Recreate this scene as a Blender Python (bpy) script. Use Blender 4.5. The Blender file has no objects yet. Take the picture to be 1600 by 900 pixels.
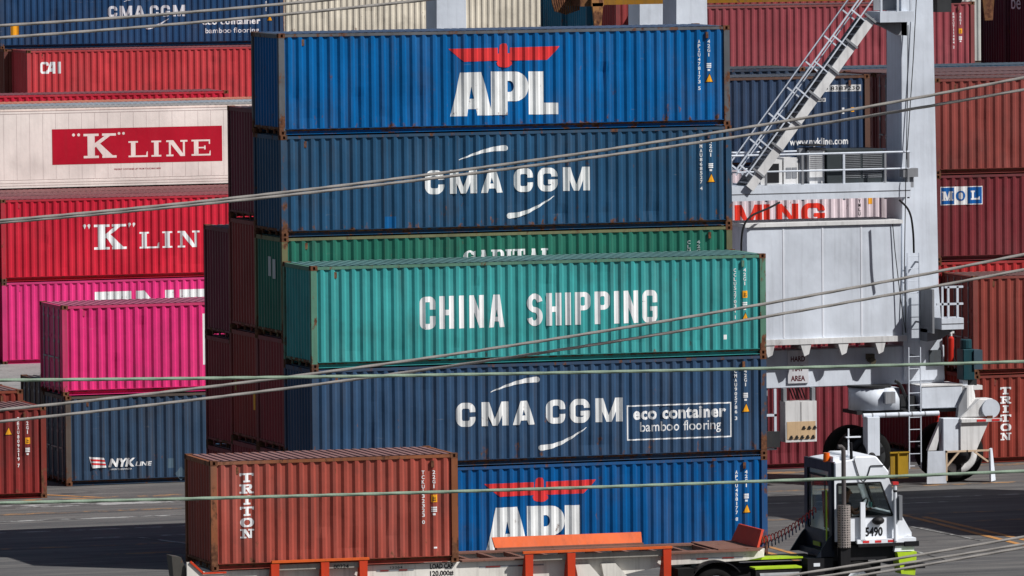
import bpy, bmesh, math, random
from mathutils import Vector, Matrix
from mathutils.geometry import delaunay_2d_cdt

random.seed(7)
S = bpy.context.scene
COL = S.collection
PI = math.pi

# ------------------------------------------------------------------ camera
CAM = Vector((-59.0074, -191.6191, 19.0138))
CR = Vector((0.947772, -0.318807, -0.009512))
CU = Vector((0.027792, 0.05284, 0.998216))
CF = Vector((0.317735, 0.946346, -0.058941))
cd = bpy.data.cameras.new('camera')
cam = bpy.data.objects.new('camera', cd)
COL.objects.link(cam)
cam.matrix_world = Matrix((
    (CR.x, CU.x, -CF.x, CAM.x), (CR.y, CU.y, -CF.y, CAM.y),
    (CR.z, CU.z, -CF.z, CAM.z), (0, 0, 0, 1)))
cd.sensor_width = 36
cd.lens = 280.919
cd.clip_start = 1
cd.clip_end = 5000
S.camera = cam

# ------------------------------------------------------------- sky and sun
SUN = Vector((0.76, -0.68, 1.0)).normalized()      # towards the sun
ELEV = math.asin(SUN.z)
AZ = math.atan2(SUN.x, SUN.y)                       # clockwise from +Y
w = bpy.data.worlds.new('World')
S.world = w
w.use_nodes = True
wn = w.node_tree.nodes
sky = wn.new('ShaderNodeTexSky')
sky.sky_type = 'NISHITA'
sky.sun_disc = False
sky.sun_elevation = ELEV
sky.sun_rotation = AZ
sky.air_density = 1.0
sky.dust_density = 1.5
bg = wn['Background']
bg.inputs['Strength'].default_value = 0.052
w.node_tree.links.new(sky.outputs[0], bg.inputs[0])
sl = bpy.data.lights.new('sun', 'SUN')
sl.energy = 5.0
sl.angle = math.radians(0.5)
sl.color = (1.0, 0.975, 0.945)
so = bpy.data.objects.new('sun', sl)
COL.objects.link(so)
so.rotation_euler = SUN.to_track_quat('Z', 'Y').to_euler()
S.view_settings.view_transform = 'Standard'
S.view_settings.look = 'None'
S.view_settings.exposure = 0.07
S.view_settings.gamma = 1.0
S.render.engine = 'CYCLES'
S.cycles.max_bounces = 5
S.cycles.diffuse_bounces = 3

# --------------------------------------------------------------- materials
def lin(c):
    c /= 255.0
    return c / 12.92 if c <= 0.04045 else ((c + 0.055) / 1.055) ** 2.4

def alb(r, g, b, k=1.0):
    # measured sRGB of a sunlit face -> paint albedo
    k *= .80 if max(r, g, b) - min(r, g, b) > 30 else 1.0
    return (lin(r) * k, lin(g) * k, lin(b) * k)

def make_group():
    g = bpy.data.node_groups.new('weathered', 'ShaderNodeTree')
    itf = g.interface
    for nm, tp, dv in (('Color', 'NodeSocketColor', (.5, .5, .5, 1)), ('Rust', 'NodeSocketFloat', .3),
                       ('Dirt', 'NodeSocketFloat', .3), ('Rough', 'NodeSocketFloat', .5)):
        s = itf.new_socket(nm, in_out='INPUT', socket_type=tp)
        s.default_value = dv
    itf.new_socket('BSDF', in_out='OUTPUT', socket_type='NodeSocketShader')
    N, L = g.nodes, g.links
    def nd(t, **kw):
        n = N.new(t)
        for k, v in kw.items():
            setattr(n, k, v)
        return n
    gi = nd('NodeGroupInput'); go = nd('NodeGroupOutput')
    tc = nd('ShaderNodeTexCoord'); oi = nd('ShaderNodeObjectInfo')
    ma = nd('ShaderNodeVectorMath', operation='MULTIPLY_ADD')
    ma.inputs[1].default_value = (.371, .773, .617)
    L.new(oi.outputs['Location'], ma.inputs[0]); L.new(tc.outputs['Object'], ma.inputs[2])
    def noise(scale, det, mul, rough=.55):
        m = nd('ShaderNodeVectorMath', operation='MULTIPLY')
        m.inputs[1].default_value = mul
        L.new(ma.outputs[0], m.inputs[0])
        n = nd('ShaderNodeTexNoise')
        n.inputs['Scale'].default_value = scale
        n.inputs['Detail'].default_value = det
        n.inputs['Roughness'].default_value = rough
        L.new(m.outputs[0], n.inputs['Vector'])
        return n.outputs['Fac']
    def mapr(v, a, b, c, d):
        m = nd('ShaderNodeMapRange')
        m.inputs[1].default_value = a; m.inputs[2].default_value = b
        m.inputs[3].default_value = c; m.inputs[4].default_value = d
        L.new(v, m.inputs[0])
        return m.outputs[0]
    def math_(op, a, b):
        m = nd('ShaderNodeMath', operation=op)
        for i, v in enumerate((a, b)):
            if isinstance(v, (int, float)):
                m.inputs[i].default_value = v
            else:
                L.new(v, m.inputs[i])
        return m.outputs[0]
    def mix(f, a, b):
        m = nd('ShaderNodeMix', data_type='RGBA')
        if isinstance(f, (int, float)):
            m.inputs[0].default_value = f
        else:
            L.new(f, m.inputs[0])
        for i, v in ((6, a), (7, b)):
            if isinstance(v, tuple):
                m.inputs[i].default_value = v
            else:
                L.new(v, m.inputs[i])
        return m.outputs[2]
    blot = noise(.55, 5, (1, 1, 1))
    bright = mapr(blot, .3, .72, .80, 1.14)
    vm = nd('ShaderNodeVectorMath', operation='SCALE')
    L.new(gi.outputs['Color'], vm.inputs[0]); L.new(bright, vm.inputs[3])
    # chalky fading in soft patches
    fade = math_('MULTIPLY', mapr(noise(.9, 6, (1, 1, .4)), .5, .8, 0, .16), gi.outputs['Dirt'])
    c1 = mix(fade, vm.outputs[0], (.30, .30, .29, 1))
    # vertical dirt streaks
    st = noise(1.0, 4, (8, 8, .33), .6)
    dm = math_('MULTIPLY', mapr(st, .5, .78, 0, .75), gi.outputs['Dirt'])
    c2 = mix(dm, c1, (.062, .052, .046, 1))
    # broad grime patches and pale horizontal scrapes
    gm = math_('MULTIPLY', mapr(noise(.8, 7, (1, 1, .8), .62), .56, .7, 0, .55), gi.outputs['Dirt'])
    c2 = mix(gm, c2, (.045, .042, .04, 1))
    sc = math_('MULTIPLY', mapr(noise(1.0, 8, (1.3, 1.3, 9), .7), .66, .72, 0, .5), gi.outputs['Dirt'])
    c2 = mix(sc, c2, (.32, .31, .29, 1))
    # rust, denser low on the walls
    sx = nd('ShaderNodeSeparateXYZ'); L.new(tc.outputs['Object'], sx.inputs[0])
    low = mapr(sx.outputs[2], .1, .7, .22, 0)
    thr = math_('SUBTRACT', math_('SUBTRACT', .755, math_('MULTIPLY', gi.outputs['Rust'], .24)), math_('MULTIPLY', low, gi.outputs['Rust']))
    rn = noise(3.6, 9, (1, 1, .55), .66)
    rm = nd('ShaderNodeMapRange')
    L.new(rn, rm.inputs[0]); L.new(thr, rm.inputs[1]); L.new(math_('ADD', thr, .075), rm.inputs[2])
    rcol = mix(mapr(noise(11, 4, (1, 1, 1)), .3, .7, 0, 1), (.055, .022, .014, 1), (.19, .085, .045, 1))
    c3 = mix(rm.outputs[0], c2, rcol)
    b = nd('ShaderNodeBsdfPrincipled')
    L.new(c3, b.inputs['Base Color'])
    L.new(math_('ADD', gi.outputs['Rough'], math_('MULTIPLY', rm.outputs[0], .3)), b.inputs['Roughness'])
    b.inputs['Specular IOR Level'].default_value = .13
    bp = nd('ShaderNodeBump')
    bp.inputs['Strength'].default_value = .35; bp.inputs['Distance'].default_value = .05
    L.new(noise(1.7, 3, (1, 1, .7)), bp.inputs['Height'])
    L.new(bp.outputs[0], b.inputs['Normal'])
    L.new(b.outputs[0], go.inputs[0])
    return g
GROUP = make_group()
MC = {}
def paint(name, col, rust=.3, dirt=.35, rough=.5):
    key = (name, rust, dirt)
    if key in MC:
        return MC[key]
    m = bpy.data.materials.new(name)
    m.use_nodes = True
    nt = m.node_tree
    nt.nodes.clear()
    g = nt.nodes.new('ShaderNodeGroup'); g.node_tree = GROUP
    o = nt.nodes.new('ShaderNodeOutputMaterial')
    g.inputs['Color'].default_value = (*col, 1)
    g.inputs['Rust'].default_value = rust
    g.inputs['Dirt'].default_value = dirt
    g.inputs['Rough'].default_value = rough
    nt.links.new(g.outputs[0], o.inputs[0])
    m.diffuse_color = (*col, 1)
    MC[key] = m
    return m

def plain(name, col, rough=.6, metal=0.0, noise=.0, trans=0.0):
    if name in MC:
        return MC[name]
    m = bpy.data.materials.new(name)
    m.use_nodes = True
    nt = m.node_tree
    b = nt.nodes['Principled BSDF']
    b.inputs['Base Color'].default_value = (*col, 1)
    b.inputs['Roughness'].default_value = rough
    b.inputs['Metallic'].default_value = metal
    b.inputs['Transmission Weight'].default_value = trans
    b.inputs['Specular IOR Level'].default_value = .2
    if noise:
        tc = nt.nodes.new('ShaderNodeTexCoord')
        n = nt.nodes.new('ShaderNodeTexNoise'); n.inputs['Scale'].default_value = 6; n.inputs['Detail'].default_value = 6
        mr = nt.nodes.new('ShaderNodeMapRange')
        mr.inputs[1].default_value = .3; mr.inputs[2].default_value = .7
        mr.inputs[3].default_value = 1 - noise; mr.inputs[4].default_value = 1 + noise
        v = nt.nodes.new('ShaderNodeVectorMath'); v.operation = 'SCALE'; v.inputs[0].default_value = col
        nt.links.new(tc.outputs['Object'], n.inputs['Vector']); nt.links.new(n.outputs['Fac'], mr.inputs[0])
        nt.links.new(mr.outputs[0], v.inputs[3]); nt.links.new(v.outputs[0], b.inputs['Base Color'])
    MC[name] = m
    return m

# ------------------------------------------------------------ mesh helpers
def tag(o, label=None, cat=None, group=None, kind=None):
    if label: o['label'] = label
    if cat: o['category'] = cat
    if group: o['group'] = group
    if kind: o['kind'] = kind
    return o

def link(name, me, mat=None, parent=None, loc=None):
    o = bpy.data.objects.new(name, me)
    COL.objects.link(o)
    if loc is not None:
        o.location = loc
    if mat is not None and me is not None:
        if len(me.materials) == 0:
            me.materials.append(None)
        o.material_slots[0].link = 'OBJECT'
        o.material_slots[0].material = mat
    if parent is not None:
        o.parent = parent
    return o

def empty(name, loc, label, cat, group=None, rz=0.0):
    o = bpy.data.objects.new(name, None)
    COL.objects.link(o)
    o.location = loc
    o.rotation_euler = (0, 0, rz)
    o.empty_display_size = .3
    return tag(o, label, cat, group)

class MB:
    """collects simple solids, builds them as one mesh"""
    def __init__(s):
        s.v = []; s.f = []
    def add(s, vs, fs):
        n = len(s.v)
        s.v += [tuple(v) for v in vs]
        s.f += [tuple(i + n for i in f) for f in fs]
        return s
    def box(s, x0, x1, y0, y1, z0, z1):
        return s.add([(x0, y0, z0), (x1, y0, z0), (x1, y1, z0), (x0, y1, z0), (x0, y0, z1), (x1, y0, z1), (x1, y1, z1), (x0, y1, z1)],
                     [(0, 3, 2, 1), (4, 5, 6, 7), (0, 1, 5, 4), (1, 2, 6, 5), (2, 3, 7, 6), (3, 0, 4, 7)])
    def hexa(s, b, t):          # two quads (CCW from above): bottom, top
        return s.add(list(b) + list(t), [(0, 3, 2, 1), (4, 5, 6, 7), (0, 1, 5, 4), (1, 2, 6, 5), (2, 3, 7, 6), (3, 0, 4, 7)])
    def prism(s, poly, y0, y1):  # polygon in (x,z), extruded along y
        n = len(poly)
        vs = [(x, y0, z) for x, z in poly] + [(x, y1, z) for x, z in poly]
        fs = [tuple(range(n)), tuple(range(2 * n - 1, n - 1, -1))]
        fs += [(i, i + n, (i + 1) % n + n, (i + 1) % n) for i in range(n)]
        return s.add(vs, fs)
    def cyl(s, a, b, r0, r1=None, n=14):
        r1 = r0 if r1 is None else r1
        a = Vector(a); b = Vector(b); d = (b - a).normalized()
        u = d.orthogonal().normalized(); v = d.cross(u)
        vs = []
        for c, r in ((a, r0), (b, r1)):
            for i in range(n):
                t = 2 * PI * i / n
                vs.append(c + u * (r * math.cos(t)) + v * (r * math.sin(t)))
        fs = [(i, (i + 1) % n, (i + 1) % n + n, i + n) for i in range(n)]
        fs += [tuple(range(n - 1, -1, -1)), tuple(range(n, 2 * n))]
        return s.add(vs, fs)
    def bar(s, a, b, w, h, up=(0, 0, 1)):
        a = Vector(a); b = Vector(b); d = (b - a).normalized()
        sd = d.cross(Vector(up)).normalized(); u = sd.cross(d)
        q = [sd * (-w / 2) + u * (-h / 2), sd * (w / 2) + u * (-h / 2), sd * (w / 2) + u * (h / 2), sd * (-w / 2) + u * (h / 2)]
        return s.add([a + k for k in q] + [b + k for k in q], [(0, 1, 2, 3), (7, 6, 5, 4), (0, 4, 5, 1), (1, 5, 6, 2), (2, 6, 7, 3), (3, 7, 4, 0)])
    def tube(s, pts, r, n=8, closed_caps=True):
        pts = [Vector(p) for p in pts]
        u = None; rings = []
        for i, p in enumerate(pts):
            d = (pts[min(i + 1, len(pts) - 1)] - pts[max(i - 1, 0)]).normalized()
            if u is None:
                u = d.orthogonal().normalized()
            u = (u - d * u.dot(d)).normalized(); v = d.cross(u)
            rings.append([p + u * (r * math.cos(2 * PI * k / n)) + v * (r * math.sin(2 * PI * k / n)) for k in range(n)])
        vs = [q for rg in rings for q in rg]; fs = []
        for i in range(len(pts) - 1):
            for k in range(n):
                a = i * n + k; b = i * n + (k + 1) % n
                fs.append((a, b, b + n, a + n))
        fs.append(tuple(range(n - 1, -1, -1))); fs.append(tuple(range(len(vs) - n, len(vs))))
        return s.add(vs, fs)
    def lathe(s, c, axis, prof, n=28):   # prof: (distance along axis, radius)
        c = Vector(c); d = Vector(axis).normalized(); u = d.orthogonal().normalized(); v = d.cross(u)
        m = len(prof); vs = []
        for t in range(n):
            a = 2 * PI * t / n
            e = u * math.cos(a) + v * math.sin(a)
            vs += [c + d * h + e * r for h, r in prof]
        fs = []
        for t in range(n):
            for k in range(m - 1):
                a = t * m + k; b = ((t + 1) % n) * m + k
                fs.append((a, a + 1, b + 1, b))
        return s.add(vs, fs)
    def mesh(s, name, smooth=False, fix=True):
        me = bpy.data.meshes.new(name)
        me.from_pydata(s.v, [], s.f)
        if fix:
            bm = bmesh.new(); bm.from_mesh(me)
            bmesh.ops.recalc_face_normals(bm, faces=bm.faces)
            bm.to_mesh(me); bm.free()
        if smooth:
            for p in me.polygons: p.use_smooth = True
        return me
    def build(s, name, mat, parent=None, smooth=False, bevel=0.0):
        me = s.mesh(name, smooth)
        if bevel:
            bm = bmesh.new(); bm.from_mesh(me)
            es = [e for e in bm.edges if len(e.link_faces) == 2 and e.calc_face_angle(0) > .6]
            bmesh.ops.bevel(bm, geom=es, offset=bevel, segments=1, affect='EDGES', clamp_overlap=True)
            bm.to_mesh(me); bm.free()
        return link(name, me, mat, parent)

# ----------------------------------------------------------------- letters
def ring_path(x0, y0, x1, y1, r, n=7):
    r = max(min(r, (x1 - x0) / 2 - 1e-4, (y1 - y0) / 2 - 1e-4), .0005)
    out = []
    for cx, cy, a in ((x1 - r, y1 - r, 0), (x0 + r, y1 - r, 90), (x0 + r, y0 + r, 180), (x1 - r, y0 + r, 270)):
        for i in range(n):
            t = math.radians(a + 90.0 * i / (n - 1))
            out.append((cx + r * math.cos(t), cy + r * math.sin(t)))
    return out

def rect(x0, y0, x1, y1):
    return [(x0, y0), (x1, y0), (x1, y1), (x0, y1)]

def ring(w, h, tv, th, r, skip_last=False):
    o = ring_path(0, 0, w, h, r); i = ring_path(tv, th, w - tv, h - th, max(r - min(tv, th), .01))
    n = len(o)
    return [[o[k], o[(k + 1) % n], i[(k + 1) % n], i[k]] for k in range(n - 1 if skip_last else n)]

def band(pts, t0, t1=None):
    t1 = t0 if t1 is None else t1
    n = len(pts); L = []
    for i, p in enumerate(pts):
        a = pts[max(i - 1, 0)]; b = pts[min(i + 1, n - 1)]
        dx, dy = b[0] - a[0], b[1] - a[1]; l = math.hypot(dx, dy) or 1
        t = (t0 + (t1 - t0) * i / (n - 1)) / 2
        L.append(((p[0] - dy / l * t, p[1] + dx / l * t), (p[0] + dy / l * t, p[1] - dx / l * t)))
    return [[L[i][0], L[i + 1][0], L[i + 1][1], L[i][1]] for i in range(n - 1)]

def disc(cx, cy, r, n=12):
    return [(cx + r * math.cos(2 * PI * i / n), cy + r * math.sin(2 * PI * i / n)) for i in range(n)]

def glyph(ch, w, h, tv, th, r=None):
    r = min(w, h) * .38 if r is None else r
    if ch == 'C':
        return ring(w, h, tv, th, r, True) + [rect(w - tv, h * .6, w, max(h - r, h * .6 + .01)), rect(w - tv, min(r, h * .4 - .01), w, h * .4)]
    if ch == 'G':
        return ring(w, h, tv, th, r, True) + [rect(w - tv, h * .62, w, max(h - r, h * .62 + .01)), rect(w - tv, min(r, .3 * h), w, h * .5), rect(w * .52, h * .5 - th * .8, w, h * .5)]
    if ch == 'O':
        return ring(w, h, tv, th, r)
    if ch == 'I':
        return [rect(0, 0, w, h)]
    if ch == 'H':
        return [rect(0, 0, tv, h), rect(w - tv, 0, w, h), rect(0, h * .5 - th * .5, w, h * .5 + th * .5)]
    if ch == 'E':
        return [rect(0, 0, tv, h), rect(0, 0, w, th), rect(0, h - th, w, h), rect(0, h * .5 - th / 2, w * .92, h * .5 + th / 2)]
    if ch == 'L':
        return [rect(0, 0, tv, h), rect(0, 0, w, th)]
    if ch == 'N':
        return [rect(0, 0, tv, h), rect(w - tv, 0, w, h), [(0, h), (tv * .95, h), (w, 0), (w - tv * .95, 0)]]
    if ch == 'M':
        d = tv * .9
        return [rect(0, 0, tv, h), rect(w - tv, 0, w, h), [(0, h), (d * 1.3, h), (w / 2 + d * .42, 0), (w / 2 - d * .42, 0)],
                [(w, h), (w - d * 1.3, h), (w / 2 - d * .42, 0), (w / 2 + d * .42, 0)]]
    if ch == 'A':
        t = tv * 1.02
        return [[(0, 0), (t, 0), (w / 2 + t * .42, h), (w / 2 - t * .55, h)], [(w, 0), (w - t, 0), (w / 2 - t * .42, h), (w / 2 + t * .55, h)],
                rect(w * .26, h * .18, w * .74, h * .18 + th * .85)]
    if ch == 'P':
        hh = h * .56
        return [rect(0, 0, tv, h)] + [[(x, y + h - hh) for x, y in q] for q in ring(w, hh, tv, th * .85, min(r, hh * .45))] + [rect(0, h - th * .85, w * .5, h), rect(0, h - hh, w * .5, h - hh + th * .85)]
    if ch == 'S':
        m = th * .5; c = []
        rx = w / 2 - tv * .5; ry = (h - th) / 4
        for i in range(15):
            t = math.radians(10 + 260 * i / 14)
            c.append((w / 2 + rx * math.cos(t), h - m - ry + ry * math.sin(t)))
        for i in range(1, 15):
            t = math.radians(90 - 260 * i / 14)
            c.append((w / 2 + rx * math.cos(t), m + ry + ry * math.sin(t)))
        return band(c, (tv + th) / 2)
    return [rect(0, 0, w, h)]

def sglyph(ch, w, h, t, n, sv=.0):
    """letters with slab serifs: t thick stem, n thin stroke and serif height"""
    e = sv or t * .55
    def stem(x, y0=0, y1=h, top=True, bot=True, tt=t, ee=e):
        q = [rect(x, y0, x + tt, y1)]
        if bot: q.append(rect(x - ee, y0, x + tt + ee, y0 + n))
        if top: q.append(rect(x - ee, y1 - n, x + tt + ee, y1))
        return q
    if ch == 'I':
        return stem(w / 2 - t / 2, ee=(w - t) / 2)
    if ch == 'L':
        return stem(e) + [rect(e, 0, w, n), [(w - n * 1.1, 0), (w, 0), (w, h * .36), (w - n * .7, h * .3)]]
    if ch == 'K':
        x = e
        return stem(x) + [[(x + t * .6, h * .34), (x + t * .6, h * .52), (w - e * 2.4, h - n * .3), (w - e * 1.0, h - n * .3)], [(x + t * .95, h * .55), (x + t * 1.5, h * .66), (w - e * .35, 0), (w - e * .35 - t * 1.45, 0)],
                          rect(w - e * 3.6, h - n, w - e * .1, h), rect(w - e * 3.6, 0, w, n)]
    if ch == 'N':
        return [rect(e, 0, e + n * 1.05, h), rect(w - e - n * 1.05, 0, w - e, h), rect(0, 0, e * 2 + n, n * .9), rect(0, h - n * .9, e + n, h),
                rect(w - e * 2 - n, h - n * .9, w, h), [(e * .6, h), (e * .6 + t * 1.15, h), (w - e, 0), (w - e - t * .95, 0)]]
    if ch == 'E':
        return stem(e) + [rect(e, 0, w, n), rect(e, h - n, w - n * .3, h), rect(e, h * .5 - n * .4, w * .74, h * .5 + n * .4),
                          [(w - n, 0), (w, 0), (w, h * .32), (w - n * .6, h * .28)], rect(w - n * 1.1, h * .72, w - n * .3, h), rect(w * .66, h * .38, w * .74, h * .62)]
    if ch == 'T':
        return stem(w / 2 - t / 2, top=False) + [rect(0, h - n, w, h), rect(0, h * .68, n * .9, h), rect(w - n * .9, h * .68, w, h)]
    if ch == 'R':
        hh = h * .54
        return stem(e * .9) + [[(x + e * .9, y + h - hh) for x, y in q] for q in ring(w - e * 1.5, hh, t * .9, n * .9, hh * .45)] + \
            [rect(e * .9, h - n * .9, w * .5, h), rect(e * .9, h - hh, w * .5, h - hh + n * .9), [(w * .42, h - hh + n * .5), (w * .42 + t, h - hh + n * .5), (w - e * .1, 0), (w - e * .1 - t * 1.1, 0)], rect(w - e * 2.2, 0, w, n * .9)]
    if ch == 'P':
        hh = h * .56
        return stem(e) + [[(x + e, y + h - hh) for x, y in q] for q in ring(w - e, hh, t * .9, n * .9, hh * .45)] + [rect(e, h - n * .9, w * .55, h), rect(e, h - hh, w * .55, h - hh + n * .9)]
    if ch == 'O':
        return ring(w, h, t, n, min(w, h) * .49)
    if ch == 'C':
        return ring(w, h, t, n, min(w, h) * .49, True) + [rect(w - n * .8, h * .64, w, h * .95), rect(w - t, h * .62, w, h * .66)]
    if ch == 'A':
        return [[(e, 0), (e + n, 0), (w / 2 + n * .3, h), (w / 2 - n * .6, h)], [(w - e, 0), (w - e - t * 1.15, 0), (w / 2 - t * .5, h), (w / 2 + t * .4, h)],
                rect(w * .25, h * .3, w * .68, h * .3 + n * .8), rect(0, 0, e * 2 + n, n * .8), rect(w - e * 2 - t, 0, w, n * .8)]
    if ch == 'M':
        return [rect(e, 0, e + n, h), rect(w - e - t, 0, w - e, h), rect(0, 0, e * 2 + n, n * .8), rect(w - 2 * e - t, 0, w, n * .8), rect(0, h - n * .8, e + t, h),
                rect(w - e - t, h - n * .8, w, h), [(e * .8, h), (e * .8 + t, h), (w / 2 + t * .3, 0), (w / 2 - t * .45, 0)], [(w - e, h), (w - e - n * 1.3, h), (w / 2 - n * .4, 0), (w / 2 + n * .5, 0)]]
    return [rect(0, 0, w, h)]

def shift(polys, x, z, sx=1, sz=1, shear=0):
    return [[(x + p[0] * sx + shear * p[1] * sz, z + p[1] * sz) for p in q] for q in polys]

def union(polys):
    vs = []; fs = []
    for q in polys:
        a = sum(q[i][0] * q[(i + 1) % len(q)][1] - q[(i + 1) % len(q)][0] * q[i][1] for i in range(len(q)))
        if abs(a) < 1e-9: continue
        if a < 0: q = q[::-1]
        n = len(vs); vs += [Vector(p) for p in q]; fs.append(list(range(n, n + len(q))))
    r = delaunay_2d_cdt(vs, [], fs, 0, 1e-5)
    return [tuple(v) for v in r[0]], [tuple(f) for f, o in zip(r[2], r[5]) if o]

FC = {}
def font(s, bold=0.0, space=1.0):
    k = (s, bold, space)
    if k not in FC:
        c = bpy.data.curves.new('text', 'FONT'); c.body = s; c.offset = bold; c.resolution_u = 3; c.space_character = space
        o = bpy.data.objects.new('text', c); COL.objects.link(o)
        dg = bpy.context.evaluated_depsgraph_get()
        me = o.evaluated_get(dg).to_mesh()
        FC[k] = ([(v.co.x, v.co.y) for v in me.vertices], [tuple(p.vertices) for p in me.polygons])
        o.evaluated_get(dg).to_mesh_clear()
        bpy.data.objects.remove(o); bpy.data.curves.remove(c)
    return FC[k]

def fit(s, x0, x1, z0, hcap, bold=0.0, shear=0, space=1.0):
    v, f = font(s, bold, space)
    a = min(p[0] for p in v); b = max(p[0] for p in v)
    cap = .729
    k = (x1 - x0) / (b - a)
    return [(x0 + (p[0] - a) * k + shear * p[1] * hcap / cap, z0 + p[1] * hcap / cap) for p in v], f

def stack_text(s, xc, ztop, h, wd, gap=.25, bold=.02):
    V = []; F = []; z = ztop
    for ch in s:
        if ch == ' ':
            z -= h * .6; continue
        v, f = font(ch, bold)
        a = min(p[0] for p in v); b = max(p[0] for p in v); c = min(p[1] for p in v); d = max(p[1] for p in v)
        wk = wd * (.35 if ch in '1I' else 1)
        n = len(V)
        V += [(xc - wk / 2 + (p[0] - a) / max(b - a, .01) * wk, z - h + (p[1] - c) / (d - c) * h) for p in v]
        F += [tuple(i + n for i in q) for q in f]
        z -= h * (1 + gap)
    return V, F

def join(*parts):
    V = []; F = []
    for v, f in parts:
        n = len(V); V += v; F += [tuple(i + n for i in q) for q in f]
    return V, F

def drape(name, vf, mat, parent, breaks=None, prof=None, off=.003, y=0.0):
    """lays flat lettering (x,z) on a wall profile y=prof(x)"""
    v, f = vf
    me = bpy.data.meshes.new(name)
    me.from_pydata([(p[0], 0, p[1]) for p in v], [], f)
    bm = bmesh.new(); bm.from_mesh(me)
    if breaks:
        lo = min(p[0] for p in v); hi = max(p[0] for p in v)
        for bx in breaks:
            if lo < bx < hi:
                bmesh.ops.bisect_plane(bm, geom=bm.verts[:] + bm.edges[:] + bm.faces[:], plane_co=(bx, 0, 0), plane_no=(1, 0, 0), dist=1e-5)
    for q in bm.verts:
        q.co.y = (prof(q.co.x) if prof else y) - off
    bmesh.ops.recalc_face_normals(bm, faces=bm.faces)
    for fc in bm.faces:
        fc.normal_update()
        if fc.normal.y > 0: fc.normal_flip()
    bm.to_mesh(me); bm.free()
    return link(name, me, mat, parent)

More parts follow.
